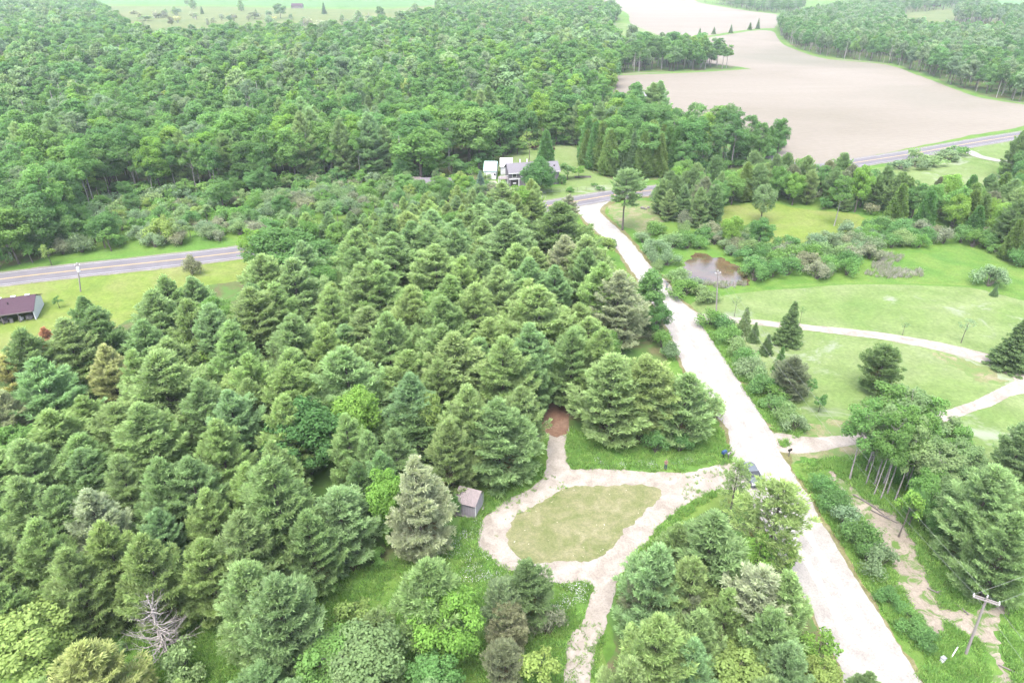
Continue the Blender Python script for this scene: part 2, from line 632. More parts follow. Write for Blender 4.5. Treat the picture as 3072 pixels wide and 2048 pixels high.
# forest floors
sheet('forest_floor', [(-120, 640), (40, 607), (120, 585), (190, 520), (260, 450), (560, 437), (740, 418), (850, 405), (1080, 420), (1130, 380), (1230, 338), (1320, 338), (1345, 388), (1415, 415), (1500, 412), (1640, 408), (1780, 372), (1800, 338), (1600, 290), (1400, 245), (1385, 215), (1420, 170), (1600, 162), (1700, 155), (1690, 125), (1440, 95), (1000, 60), (790, 92), (560, 92), (200, 40), (-200, 30)], .004, M['litter'], 1.0, 3.0)
sheet('wood_floor', [(1785, 70), (1803, 95), (1836, 111), (1903, 130), (2037, 143), (2117, 168), (2203, 200), (2270, 221), (2420, 243), (2420, 80), (2080, 60), (1900, 35), (1790, 45)], .004, M['litter'], 1.0, 3.0)
sheet('pine_floor', [(-120, 900), (-60, 790), (120, 770), (300, 690), (420, 650), (600, 610), (850, 560), (1080, 520), (1290, 520), (1370, 600), (1440, 680), (1500, 760), (1530, 840), (1520, 900), (1600, 1000), (1440, 1040), (1310, 1000), (1260, 985), (1180, 1100), (1070, 1130), (1050, 1250), (900, 1290), (720, 1340), (640, 1400), (420, 1410), (200, 1470), (-120, 1500)], .004, M['litter'], 1.2, 1.2)
sheet('pine_floor', [(1450, 1300), (1600, 1180), (1740, 1150), (1830, 1200), (1900, 1360), (1925, 1480), (1930, 1600), (1420, 1600), (1400, 1480)], .006, M['litter'], 1.0, .8)

# open grass
sheet('lush_grass', [(690, 1420), (760, 1330), (900, 1290), (1040, 1250), (1090, 1140), (1180, 1110), (1260, 1060), (1310, 985), (1420, 1030), (1600, 1010), (1650, 980), (1690, 1060), (1500, 1100), (1640, 1110), (1480, 1260), (1400, 1400), (1350, 1600), (1000, 1600), (500, 1600), (180, 1560), (230, 1470), (420, 1410), (560, 1400)], .008, M['lush'], .5, .6)
sheet('meadow', [(-80, 672), (0, 656), (180, 634), (400, 612), (560, 592), (640, 585), (560, 640), (420, 665), (300, 730), (200, 790), (60, 830), (-80, 860)], .008, M['meadow'], .6, 1.0)
sheet('road_verge', [(-80, 640), (0, 627), (180, 607), (400, 583), (560, 566), (640, 556), (620, 546), (480, 568), (250, 592), (60, 615), (-80, 628)], .008, M['lush'], .5, 1.0)
sheet('lawn', [(1590, 695), (1711, 671), (1835, 661), (1968, 652), (2135, 655), (2235, 661), (2352, 690), (2450, 720), (2450, 1130), (2330, 1110), (2200, 1080), (2120, 1020), (2050, 1010), (1990, 1010), (1880, 1030), (1800, 1020), (1760, 960), (1700, 880), (1650, 800), (1612, 735)], .010, M['lawn'], .35, .8)
sheet('meadow', [(1700, 668), (1835, 658), (1968, 649), (2135, 652), (2235, 658), (2352, 687), (2450, 705), (2450, 590), (2352, 590), (2230, 560), (2160, 570), (1990, 640), (1850, 650), (1715, 662)], .006, M['lush'], .4, 1.0)
sheet('house_lawn', [(1130, 372), (1230, 338), (1320, 338), (1345, 388), (1420, 418), (1412, 438), (1330, 452), (1218, 463), (1190, 450), (1180, 440), (1290, 425), (1290, 400), (1200, 380), (1150, 395)], .010, M['lawn'], .5, 1.5)
sheet('lawn', [(1945, 400), (2030, 382), (2110, 365), (2235, 340), (2330, 322), (2420, 310), (2420, 345), (2352, 350), (2290, 385), (2285, 425), (2060, 435), (1960, 410)], .010, M['lawn'], .6, 1.5)
sheet('meadow', [(1640, 480), (1760, 465), (1850, 480), (1960, 490), (2000, 520), (1900, 545), (1790, 560), (1700, 545), (1650, 520)], .008, M['meadow'], .6, 1.2)
sheet('field_verge', [(1795, 360), (1851, 386), (1901, 380), (2001, 362), (2101, 341), (2235, 314), (2420, 284), (2420, 298), (2235, 326), (2101, 352), (1961, 376), (1880, 386), (1840, 392)], .024, M['lush'], .6, 2.0)
sheet('corner_soil', [(1400, 475), (1440, 462), (1500, 462), (1520, 490), (1510, 530), (1470, 540), (1440, 520), (1410, 500)], .0085, M['worn'], 2.2, .8)
sheet('driveway_soil', [(1850, 990), (1870, 960), (1950, 965), (1960, 990), (1900, 1000)], .014, M['worn'], 2.0, .4)
sheet('driveway_soil', [(2150, 812), (2210, 828), (2290, 855), (2325, 880), (2260, 880), (2200, 850)], .014, M['worn'], 2.2, .5)
sheet('driveway_soil', [(1790, 1040), (1850, 1030), (1990, 1018), (1985, 1040), (1860, 1052), (1815, 1062)], .014, M['worn'], 1.5, .4)
sheet('soil_track', [(1905, 1085), (1945, 1105), (1995, 1145), (2065, 1185), (2108, 1250), (2128, 1310), (2150, 1360), (2180, 1430), (2160, 1485), (2095, 1410), (2055, 1340), (2028, 1260), (1978, 1200), (1930, 1150)], .012, M['soil'], 1.5, .4)
sheet('soil_track', [(2140, 1400), (2230, 1395), (2310, 1400), (2305, 1450), (2310, 1500), (2335, 1600), (2270, 1600), (2270, 1540), (2250, 1470), (2190, 1440)], .016, M['soil'], 1.5, .4)
sheet('roadside_grass', [(1812, 1070), (1870, 1060), (1990, 1040), (2080, 1120), (2200, 1200), (2420, 1300), (2420, 1600), (2130, 1600), (2060, 1450), (1975, 1320), (1910, 1210), (1850, 1120)], .010, M['lush'], .3, .6)

# water
sheet('pond', [(1574, 606), (1582, 590), (1596, 580), (1622, 583), (1640, 592), (1661, 593), (1690, 610), (1720, 618), (1722, 640), (1714, 655), (1680, 656), (1662, 665), (1640, 654), (1618, 657), (1600, 645), (1580, 638)], .016, M['pond'], 1.3, .4)

# gravel road and drives
ROAD_L = [(1880, 1700), (1935, 1568), (1893, 1459), (1820, 1329), (1758, 1219), (1700, 1110), (1683, 1046), (1668, 985), (1611, 903), (1568, 839), (1537, 763), (1500, 700), (1454, 626), (1412, 566), (1357, 520), (1328, 488), (1315, 470)]
ROAD_R = [(2215, 1740), (2118, 1568), (2051, 1459), (1968, 1329), (1901, 1219), (1850, 1125), (1815, 1076), (1798, 1046), (1755, 960), (1678, 843), (1612, 745), (1590, 712), (1567, 693), (1530, 645), (1497, 613), (1440, 545), (1400, 508), (1378, 484), (1395, 466), (1419, 456), (1490, 449)]
sheet('road_shoulder', [(u - 7, v) for u, v in ROAD_L] + [(1420, 450), (1500, 444)] + [(u + 11, v + 2) for u, v in reversed(ROAD_R)], .03, M['verge'], .7, .5)
sheet('gravel_road', ROAD_L + [(1419, 446), (1488, 441)] + list(reversed(ROAD_R)), .05, M['gravel'], .36, .4)
rc = []
RL, RR = spline(xy(ROAD_L), False, 1.0), spline(xy(ROAD_R[:15]), False, 1.0)
for p_ in RL[::6]:
    q_ = RR[np.argmin(np.linalg.norm(RR - p_, axis=1))]
    rc.append((p_ + q_) / 2)
rc = np.array(rc)[2:-4]
for k_ in range(3):
    rc[1:-1] = (rc[:-2] + rc[1:-1] * 2 + rc[2:]) / 4
for off in (-1.15, .95):
    ribbon('wheel_track', rc, .95, .054, M['packed_gravel'], .45, .8, off)
sheet('driveway', [(1560, 690), (1600, 716), (1640, 722), (1768, 737), (1901, 750), (2035, 765), (2168, 788), (2268, 812), (2352, 838), (2480, 870), (2480, 920), (2352, 903), (2268, 935), (2202, 958), (2100, 990), (1985, 1018), (1868, 1037), (1810, 1040), (1780, 1030), (1775, 995), (1868, 1003), (1985, 988), (2100, 960), (2202, 932), (2268, 905), (2318, 880), (2328, 868), (2268, 838), (2168, 808), (2035, 781), (1901, 764), (1768, 749), (1640, 735), (1600, 730)], .045, M['drive'], .22, .4)
sheet('loop_drive', [(1287, 1600), (1304, 1476), (1331, 1429), (1351, 1379), (1364, 1346), (1347, 1337), (1284, 1341), (1247, 1333), (1174, 1313), (1127, 1279), (1099, 1259), (1104, 1219), (1121, 1179), (1184, 1139), (1244, 1096), (1254, 1066), (1255, 1030), (1261, 1000), (1254, 975), (1300, 975), (1303, 1010), (1301, 1046), (1304, 1066), (1317, 1077), (1384, 1076), (1451, 1079), (1568, 1084), (1634, 1071), (1690, 1062), (1740, 1090), (1720, 1125), (1675, 1122), (1631, 1132), (1588, 1151), (1546, 1179), (1512, 1211), (1484, 1249), (1464, 1263), (1434, 1313), (1411, 1363), (1394, 1429), (1374, 1479), (1357, 1539), (1344, 1600)], .040, M['drive'], .5, .25)
sheet('brown_track', [(1253, 985), (1250, 950), (1262, 925), (1310, 930), (1302, 960), (1302, 990), (1280, 1000)], .044, M['red_soil'], .5, .4)
sheet('grass_island', [(1164, 1233), (1177, 1190), (1205, 1168), (1251, 1146), (1290, 1125), (1330, 1114), (1417, 1111), (1494, 1116), (1517, 1129), (1500, 1159), (1437, 1216), (1400, 1266), (1350, 1286), (1284, 1292), (1217, 1286), (1180, 1262)], .050, M['island'], .55, .25)

HWY = xy([(-320, 690), (-150, 664), (0, 641.5), (180, 620.5), (400, 597), (558, 578), (760, 549), (980, 515), (1218, 479), (1330, 461), (1416, 446.5), (1488, 438), (1588, 427), (1665, 418), (1761, 404), (1860, 389), (1961, 374), (2101, 352), (2235, 328), (2352, 309), (2560, 276)])
ribbon('road_shoulder', HWY, 9.6, .06, M['shoulder'], .5, 2.0)
ribbon('highway', HWY, 7.6, .12, M['asphalt'], .05, 2.0, thick=.06)
for off in (-.16, .16):
    ribbon('road_marking', HWY, .14, .126, M['yellow_line'], 0, 3.0, off)
for off in (-3.35, 3.35):
    ribbon('road_marking', HWY, .12, .126, M['white_line'], 0, 3.0, off)
ribbon('side_road', xy([(1880, 390), (1838, 381), (1800, 371), (1770, 361), (1700, 340)]), 5.0, .10, M['asphalt'], .2, 2.0)
ribbon('driveway', xy([(2205, 340), (2222, 346), (2245, 358), (2288, 368), (2330, 374)]), 4.0, .13, M['gravel'], .3, 2.0)
ribbon('driveway', xy([(1150, 480), (1150, 455), (1135, 432), (1120, 416)]), 5.0, .05, M['drive'], .3, 1.0)
ribbon('field_track', xy([(1575, 92), (1640, 82), (1700, 73), (1748, 66), (1785, 68)]), 7.0, .03, M['lush'], .6, 4.0)
ribbon('field_track', xy([(1783, 70), (1803, 99), (1838, 115), (1903, 134), (2037, 147), (2117, 172), (2203, 204), (2270, 225), (2420, 247)]), 5.0, .028, M['lush'], 1.0, 4.0)
ribbon('field_track', xy([(1400, 172), (1568, 166), (1640, 162), (1720, 157)]), 4.5, .028, M['lush'], .8, 4.0)

# ------------------------------------------------------------------ tree meshes
def unit(a):
    return a / (np.linalg.norm(a, axis=1)[:, None] + 1e-9)


def blades(C, D, L, W, r, shade, tip, dry=None):
    """one slim four-cornered leaf or needle spray per row"""
    n = len(C)
    D = unit(D)
    S = unit(np.cross(D, r.normal(size=(n, 3)))) * (np.asarray(W) * .5).reshape(-1, 1)
    DL = D * np.asarray(L).reshape(-1, 1)
    V = np.stack([C, C + DL * .55 + S, C + DL, C + DL * .55 - S], 1).reshape(-1, 3)
    c = np.zeros((n, 4, 4))
    c[:, :, 0] = shade[:, None]
    c[:, :, 1] = tip[:, None]
    c[:, :, 2] = 0 if dry is None else dry[:, None]
    c[:, :, 3] = 1
    return V, c.reshape(-1, 4)


def facing_leaves(C, Nn, L, W, r, shade, tip, dry=None):
    """leaves that lie roughly square to Nn, as leaves of a broadleaved crown do"""
    n = len(C)
    Nn = unit(Nn)
    D = unit(np.cross(Nn, r.normal(size=(n, 3))))
    S = np.cross(Nn, D) * (np.asarray(W) * .5).reshape(-1, 1)
    DL = D * np.asarray(L).reshape(-1, 1)
    V = np.stack([C - DL * .5, C + S, C + DL * .5, C - S], 1).reshape(-1, 3)
    c = np.zeros((n, 4, 4))
    c[:, :, 0] = shade[:, None]
    c[:, :, 1] = tip[:, None]
    c[:, :, 2] = 0 if dry is None else dry[:, None]
    c[:, :, 3] = 1
    return V, c.reshape(-1, 4)


def quads(name, parts):
    V = np.concatenate([p[0] for p in parts])
    c = np.concatenate([p[1] for p in parts])
    F = np.arange(len(V)).reshape(-1, 4)
    return mesh_np(name, V, F, c)


def limbs_mesh(name, segs, mat):
    b = B()
    for p0, p1, r0, r1, n in segs:
        b.tube(p0, p1, r0, r1, n, cap=False)
    me = bpy.data.meshes.new(name)
    me.from_pydata(b.v, [], b.f)
    me.polygons.foreach_set('use_smooth', [True] * len(me.polygons))
    me.materials.append(mat)
    return me


def trunk_segs(h, r, r_, lean=.012, n=7, top=.02):
    pts = []
    x = y = 0.0
    for i in range(7):
        t = i / 6
        pts.append(Vector((x, y, h * t - (.3 if i == 0 else 0))))
        x += r_.normal() * lean * h / 6
        y += r_.normal() * lean * h / 6
    segs = []
    for i in range(6):
        ra, rb = r * (1 - i / 6) ** .8 + top, r * (1 - (i + 1) / 6) ** .8 + top
        if i == 0:
            ra *= 1.25
        segs.append((pts[i], pts[i + 1], ra, rb, n))
    return segs, pts


def at_height(pts, z):
    for a, b in zip(pts, pts[1:]):
        if b.z >= z:
            return a.lerp(b, (z - a.z) / (b.z - a.z))
    return pts[-1].copy()


def gen_pine(seed, h=13.0, R=3.3, base=.1, belly=.3, asc=50, density=1.2, needle=.42, dry_low=.25, open_=0.0, lod=1.0, rnd=1.28):
    """white pine: whorls of long soft plumes, level or drooping below and rising towards the top"""
    r = np.random.default_rng(seed)
    segs, tp = trunk_segs(h, .17 * h / 13, r)
    parts = []
    z = h * base
    lop = r.uniform(0, 6.28)
    while z < h * .985:
        t = (z - h * base) / (h * (1 - base))
        if t < belly:
            prof = .72 + .28 * (t / belly) ** .7
        else:
            prof = (1 - ((t - belly) / (1 - belly)) ** rnd)
        prof = max(prof, .035)
        nb = r.integers(5, 8) if t < .85 else 5
        a0 = r.uniform(0, 6.28)
        for k in range(nb):
            if r.random() < open_ * (1 - t):
                continue
            a = a0 + 6.283 * k / nb + r.normal() * .25
            L = R * prof * r.uniform(.68, 1.16) * (1 + .12 * math.cos(a - lop))
            el = R_(-5 + (asc + 5) * t ** .95 + r.normal() * 6)
            p0 = np.array(at_height(tp, z + r.normal() * .12))
            hd = np.array([math.cos(a), math.sin(a), 0.0])
            sd_ = np.array([-math.sin(a), math.cos(a), 0.0])
            dirv = hd * math.cos(el) + np.array([0, 0, math.sin(el)])
            if L > .7 and lod > .5:
                pm = p0 + dirv * L * .5 + np.array([0, 0, -.05 * L])
                pe = p0 + dirv * L * .92 + np.array([0, 0, .02 * L])
                segs.append((Vector(p0), Vector(pm), .012 + .018 * L / 2, .012 + .009 * L / 2, 3))
                segs.append((Vector(pm), Vector(pe), .012 + .009 * L / 2, .006, 3))
            n = max(4, int((7 + 15 * L) * density * lod))
            lo = .30 - .25 * t
            s = lo + (1.04 - lo) * r.random(n) ** .75
            w = .25 * L * np.sqrt(np.clip(1 - ((s - .62) / .5) ** 2, .03, 1)) + .06
            q = r.uniform(-1, 1, n)
            bend = -.24 * s * (1 - t) + .46 * s ** 3
            pos = p0 + np.outer(s * L, dirv) + np.outer(q * w, sd_) + np.stack([0 * s, 0 * s, bend * L * .55 + r.normal(size=n) * .06 - .12 * np.abs(q) * w], 1)
            td = hd * .8 + np.outer(q * .7, sd_) + np.array([0, 0, .45 + .8 * t])
            shade0 = r.uniform(.1, .75, n)
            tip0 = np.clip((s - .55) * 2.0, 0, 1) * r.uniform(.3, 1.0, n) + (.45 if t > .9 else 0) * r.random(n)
            dry0 = ((s < .42) & (t < dry_low) & (r.random(n) < .55)).astype(float) * r.uniform(.4, 1, n)
            m = 9 if lod > .5 else 3
            C = np.repeat(pos, m, 0) + r.normal(size=(n * m, 3)) * .05
            D = np.repeat(unit(td), m, 0) + r.normal(size=(n * m, 3)) * .42
            Ln = 1.15 * needle * r.uniform(.65, 1.2, n * m) * (1 if lod > .5 else 1.7)
            Wn = Ln * r.uniform(.13, .24, n * m) * (1 if lod > .5 else 1.6)
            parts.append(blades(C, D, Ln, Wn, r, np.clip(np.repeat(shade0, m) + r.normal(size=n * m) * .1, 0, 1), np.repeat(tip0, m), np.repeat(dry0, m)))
        z += h * r.uniform(.044, .066) * (1 if lod > .5 else 1.5)
    # leader candles
    n = 26
    C = np.stack([r.normal(size=n) * .07, r.normal(size=n) * .07, h * r.uniform(.95, 1.0, n)], 1) + np.array([tp[-1].x, tp[-1].y, 0])
    parts.append(blades(C, np.array([0, 0, 1.0]) + r.normal(size=(n, 3)) * .45, np.full(n, needle), np.full(n, .09), r, r.random(n), np.full(n, .8)))
    return quads('pine_crown', parts), limbs_mesh('pine_trunk', segs, M['bark'])


def gen_broad(seed, h=11.0, R=3.8, base=.14, clumps=34, leaf=.34, per=330, bark='bark', top=1.0, clump_r=.34, stems=1, trunk_r=.2, squash=1.0, gap=.0, lod=1.0, pear=.0):
    """broadleaved tree: clumps of leaves over an uneven crown, carried by forking limbs"""
    r = np.random.default_rng(seed)
    segs, parts = [], []
    zc, hz = h * (base + (1 - base) * .52), h * (1 - base) * .5
    cl = []
    tries = 0
    while len(cl) < clumps and tries < 4000:
        tries += 1
        d = r.normal(size=3)
        d /= np.linalg.norm(d)
        if d[2] < -.75:
            continue
        rad = r.uniform(.62, .86) if r.random() < .78 else r.uniform(.1, .6)
        wide = 1 - pear * max(0, d[2])
        c = np.array([d[0] * R * rad * wide, d[1] * R * rad * wide, zc + d[2] * hz * rad * top])
        cr = R * clump_r * r.uniform(.62, 1.25)
        if any(np.linalg.norm(c - o) < .62 * (cr + q) * .72 for o, q in cl):
            continue
        cl.append((c, cr))
    for c, cr in cl:
        if r.random() < gap:
            continue
        n = max(12, int(per * lod * (cr / (R * clump_r)) ** 1.6 * r.uniform(.75, 1.15)))
        d = unit(r.normal(size=(n, 3)) + np.array([0, 0, .35]))
        out = c - np.array([0, 0, zc - hz * .5])
        out = out / (np.linalg.norm(out) + 1e-6)
        rr = r.uniform(.35, 1.0, n) ** .5
        jit = 1 + .25 * np.sin(d[:, 0] * 5 + seed) * np.cos(d[:, 1] * 6 + d[:, 2] * 4)
        pos = c + d * (rr * jit)[:, None] * cr * np.array([1, 1, .82 * squash])
        Nn = d * .8 + out * .35 + np.array([0, 0, .35]) + r.normal(size=(n, 3)) * .65
        L = leaf * r.uniform(.6, 1.3, n) / (lod ** .5)
        sh = np.clip(r.uniform(.25, .65) + r.normal(size=n) * .14, 0, 1)
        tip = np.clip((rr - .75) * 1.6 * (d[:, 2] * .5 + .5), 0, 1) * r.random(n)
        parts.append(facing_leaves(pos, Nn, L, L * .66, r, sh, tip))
    for s in range(stems):
        ang = r.uniform(0, 6.28)
        off = Vector((math.cos(ang), math.sin(ang), 0)) * (0 if stems == 1 else R * .12)
        sg, tp = trunk_segs(h * .80, trunk_r * r.uniform(.8, 1.1), r, .03)
        sg = [(a + off, b + off, ra, rb, n) for a, b, ra, rb, n in sg]
        tp = [p + off for p in tp]
        segs += sg
        if lod > .5:
            for c, cr in cl[s::stems]:
                zt = max(h * base * .8, min(h * .76, c[2] - np.hypot(c[0], c[1]) * .75))
                p0 = at_height(tp, zt)
                pm = p0.lerp(Vector(c), .55) + Vector((0, 0, -.04 * h * .2))
                segs.append((p0, pm, trunk_r * .32, trunk_r * .2, 4))
                segs.append((pm, Vector(c), trunk_r * .2, .015, 3))
                for _ in range(3):
                    e = Vector(c) + Vector(r.normal(size=3)) * cr * .55
                    segs.append((Vector(c).lerp(pm, .3), e, trunk_r * .1, .008, 3))
    return quads('broadleaf_crown', parts), limbs_mesh('broadleaf_trunk', segs, M[bark])


def gen_cone(seed, h=8.0, R=2.2, base=.04, kind='spruce', lod=1.0):
    """spruce (level layered boughs) or cedar (dense upright sprays)"""
    r = np.random.default_rng(seed)
    segs, tp = trunk_segs(h, .13 * h / 8, r, .006)
    parts = []
    if kind == 'spruce':
        z = h * base
        while z < h * .98:
            t = (z / h - base) / (1 - base)
            Rz = R * (1 - t) ** .92 + .05
            nb = max(5, int(11 * (1 - t) + 5))
            a0 = r.uniform(0, 6.28)
            for k in range(nb):
                a = a0 + 6.283 * k / nb + r.normal() * .12
                L = Rz * r.uniform(.62, 1.18)
                hd = np.array([math.cos(a), math.sin(a), 0])
                sd_ = np.array([-math.sin(a), math.cos(a), 0])
                n = max(3, int((6 + 20 * L) * lod))
                s = r.uniform(.12, 1.0, n) ** .8
                q = r.uniform(-1, 1, n)
                w = .26 * L * (1.1 - s) + .05
                pos = np.array(at_height(tp, z)) + np.outer(s * L, hd) + np.outer(q * w, sd_) + np.stack([0 * s, 0 * s, L * (-.30 * s + .22 * s ** 2) + r.normal(size=n) * .03], 1)
                m = 5
                C = np.repeat(pos, m, 0) + r.normal(size=(n * m, 3)) * .04
                D = np.repeat(hd * 1.0 + np.outer(q * .8, sd_) + np.array([0, 0, .05]), m, 0) + r.normal(size=(n * m, 3)) * .45
                Ln = r.uniform(.2, .34, n * m) * (h / 8) ** .5 / lod ** .4
                tip = np.repeat(np.clip((s - .7) * 2.4, 0, 1) * r.random(n), m)
                parts.append(blades(C, D, Ln, Ln * .34, r, np.repeat(r.uniform(.1, .8, n), m), tip * .7))
            z += h * r.uniform(.044, .062)
    else:
        n = int(2300 * lod)
        t = r.random(n) ** 1.25
        a = r.uniform(0, 6.28, n)
        bumps = 1 + .16 * np.sin(a * 5 + t * 13 + seed) + .10 * np.sin(a * 9 - t * 31)
        rad = R * (np.clip(1 - t, 0, 1) ** .72) * bumps * r.uniform(.55, 1.0, n) ** .6 * np.where(t < .12, .75 + 2 * t, 1)
        pos = np.stack([np.cos(a) * rad, np.sin(a) * rad, h * (base + (1 - base) * t)], 1)
        m = 7
        hd = np.stack([np.cos(a), np.sin(a), np.full(n, .9)], 1)
        C = np.repeat(pos, m, 0) + r.normal(size=(n * m, 3)) * .12
        D = np.repeat(hd, m, 0) + r.normal(size=(n * m, 3)) * .5
        Ln = r.uniform(.28, .55, n * m) / lod ** .5
        sh = np.clip(np.repeat(.45 + .3 * np.sin(a * 5 + t * 13 + seed), m) + r.normal(size=n * m) * .15, 0, 1)
        parts.append(blades(C, D, Ln, Ln * .42, r, sh, np.repeat(r.random(n) * .4, m)))
    return quads('conifer_crown', parts), limbs_mesh('conifer_trunk', segs, M['bark'])


def gen_shrub(seed, h=2.6, R=2.0, clumps=16, per=210, leaf=.22, gap=0.0, bark='bark'):
    r = np.random.default_rng(seed)
    parts, segs, cl = [], [], []
    for i in range(clumps):
        a, q = r.uniform(0, 6.28), r.random() ** .6 * .85
        c = np.array([math.cos(a) * R * q, math.sin(a) * R * q, h * (.34 + .50 * (1 - q * q)) * r.uniform(.7, 1.08)])
        cl.append((c, R * .36 * r.uniform(.7, 1.25)))
    for c, cr in cl:
        n = int(per * r.uniform(.7, 1.2) * (1 - gap))
        d = unit(r.normal(size=(n, 3)) + np.array([0, 0, .3]))
        rr = r.random(n) ** .45
        pos = c + d * rr[:, None] * cr * np.array([1, 1, 1.05])
        pos[:, 2] = np.maximum(pos[:, 2], .04)
        L = leaf * r.uniform(.6, 1.4, n)
        parts.append(facing_leaves(pos, d + np.array([0, 0, .4]) + r.normal(size=(n, 3)) * .8, L, L * .6, r, np.clip(r.uniform(.2, .7) + r.normal(size=n) * .2, 0, 1), np.clip(rr - .6, 0, 1) * r.random(n)))
        b0 = Vector((r.normal() * .12, r.normal() * .12, -.1))
        pm = b0.lerp(Vector(c), .5) + Vector((0, 0, .1 * h))
        segs += [(b0, pm, .04, .028, 4), (pm, Vector(c), .028, .01, 3)]
        for _ in range(2):
            segs.append((pm, Vector(c) + Vector(r.normal(size=3)) * cr * .7, .018, .006, 3))
    return quads('shrub_leaves', parts), limbs_mesh('shrub_stems', segs, M[bark])


def gen_dead(seed, h=9.0, R=3.0, mat='dead_wood', base=.12, curl=1.0, whorl=.05, keep=1.0, joined=False):
    r = np.random.default_rng(seed)
    segs, tp = trunk_segs(h, .17, r, .015, 8, .03)
    groups_ = []
    z = h * base
    while z < h * .97:
        t = z / h
        for k in range(r.integers(4, 7)):
            if r.random() > keep:
                continue
            a = r.uniform(0, 6.28)
            L = R * (1.05 - t) ** .7 * r.uniform(.5, 1.1)
            p = at_height(tp, z)
            d = Vector((math.cos(a), math.sin(a), .05 + .35 * t))
            rad = .022 + .016 * L
            bs = []
            groups_.append(bs)
            for i in range(5):
                q = p + d.normalized() * (L / 5)
                bs.append((p, q, rad, rad * .72, 5))
                if i > 0 and L > 1:
                    for _ in range(2):
                        sdv = Vector((d.x + r.normal() * .8, d.y + r.normal() * .8, d.z + r.normal() * .4)).normalized()
                        bs.append((q, q + sdv * L * r.uniform(.12, .28), rad * .5, .005, 3))
                p, rad = q, rad * .72
                d += Vector((r.normal() * .22, r.normal() * .22, (.10 + .12 * t) * curl + r.normal() * .10))
        z += h * whorl
    if joined:
        return limbs_mesh('dead_trunk', segs[:1], M[mat]), limbs_mesh('dead_trunk', segs + [q for g_ in groups_ for q in g_], M[mat])
    return [limbs_mesh('dead_branch', g_, M[mat]) for g_ in groups_], limbs_mesh('dead_trunk', segs, M[mat])


# prototypes: (crown mesh, trunk mesh, height, crown radius)
def lib(fn, mat_, items):
    out = []
    for kw in items:
        a, b = fn(**kw)
        if mat_:
            a.materials.append(mat_)
        out.append((a, b, kw['h'], kw['R']))
    return out


ND = M['needle']
LIB = {}
LIB['pine'] = lib(gen_pine, ND, [
    dict(seed=1, h=13, R=3.4, belly=.25, rnd=1.3), dict(seed=2, h=13, R=3.1, belly=.32, base=.14, rnd=1.5), dict(seed=3, h=13, R=3.6, belly=.22, asc=48, rnd=1.2),
    dict(seed=4, h=13, R=3.0, belly=.4, base=.2, asc=64), dict(seed=5, h=13, R=3.3, belly=.3, asc=62, density=1.05, open_=.14),
    dict(seed=6, h=13, R=2.7, belly=.35, base=.18, asc=66), dict(seed=7, h=13, R=3.5, belly=.28, asc=46, density=1.3)])
LIB['wispy'] = lib(gen_pine, ND, [dict(seed=21, h=13, R=3.6, belly=.4, base=.2, asc=46, density=.42, open_=.25), dict(seed=22, h=13, R=3.3, belly=.45, base=.28, asc=40, density=.45, open_=.2)])
LIB['thinpine'] = lib(gen_pine, ND, [dict(seed=23, h=11, R=2.4, belly=.5, base=.25, asc=50, density=.22, open_=.45)])
LIB['highpine'] = lib(gen_pine, ND, [dict(seed=25, h=14, R=3.4, belly=.45, base=.5, asc=30, density=.8), dict(seed=26, h=14, R=3.0, belly=.4, base=.42, asc=30, density=.8)])
LIB['redpine'] = lib(gen_pine, ND, [dict(seed=31, h=9, R=2.4, belly=.4, base=.1, asc=55, density=1.0, needle=.36, dry_low=.4), dict(seed=32, h=9, R=2.6, belly=.45, base=.14, asc=60, density=1.0, needle=.36, dry_low=.45)])
LIB['broad'] = lib(gen_broad, ND, [
    dict(seed=41, h=11, R=3.9), dict(seed=42, h=11, R=3.5, clumps=30, base=.2), dict(seed=43, h=11, R=4.2, clumps=40, clump_r=.3),
    dict(seed=44, h=11, R=3.3, clumps=28, base=.18, top=1.05), dict(seed=45, h=11, R=3.7, clumps=36, clump_r=.29, leaf=.3, per=300)])
LIB['tall'] = lib(gen_broad, ND, [
    dict(seed=46, h=15, R=3.9, clumps=42, base=.12, clump_r=.31, per=300, leaf=.36, trunk_r=.18), dict(seed=47, h=15, R=3.4, clumps=40, base=.14, clump_r=.34, per=300, leaf=.36, trunk_r=.17, pear=.2),
    dict(seed=48, h=15, R=4.3, clumps=46, base=.12, clump_r=.29, per=290, leaf=.36, trunk_r=.2), dict(seed=49, h=15, R=3.6, clumps=38, base=.16, clump_r=.33, per=300, leaf=.36, trunk_r=.17, pear=.3)])
LIB['maple'] = lib(gen_broad, ND, [dict(seed=51, h=10, R=4.9, clumps=64, clump_r=.25, per=340, base=.03, top=1.0, trunk_r=.26, pear=.25)])
LIB['aspen'] = lib(gen_broad, ND, [
    dict(seed=61, h=15, R=2.7, base=.30, clumps=26, clump_r=.33, leaf=.28, per=270, bark='pale_bark', trunk_r=.12, gap=.08),
    dict(seed=62, h=15, R=2.4, base=.24, clumps=26, clump_r=.34, leaf=.28, per=260, bark='pale_bark', trunk_r=.11, gap=.08),
    dict(seed=63, h=15, R=3.1, base=.34, clumps=28, clump_r=.3, leaf=.28, per=270, bark='pale_bark', trunk_r=.13, gap=.1)])
LIB['sapling'] = lib(gen_broad, ND, [dict(seed=71, h=5, R=1.5, clumps=15, clump_r=.36, leaf=.22, per=150, base=.22, trunk_r=.07, gap=.1), dict(seed=72, h=5, R=1.3, clumps=13, clump_r=.36, leaf=.2, per=120, base=.2, trunk_r=.06, gap=.15)])
LIB['thin'] = lib(gen_broad, ND, [dict(seed=75, h=4.5, R=1.3, clumps=11, clump_r=.3, leaf=.15, per=36, base=.4, trunk_r=.05)])
LIB['spruce'] = lib(gen_cone, ND, [dict(seed=81, h=8, R=2.0), dict(seed=82, h=8, R=2.3)])
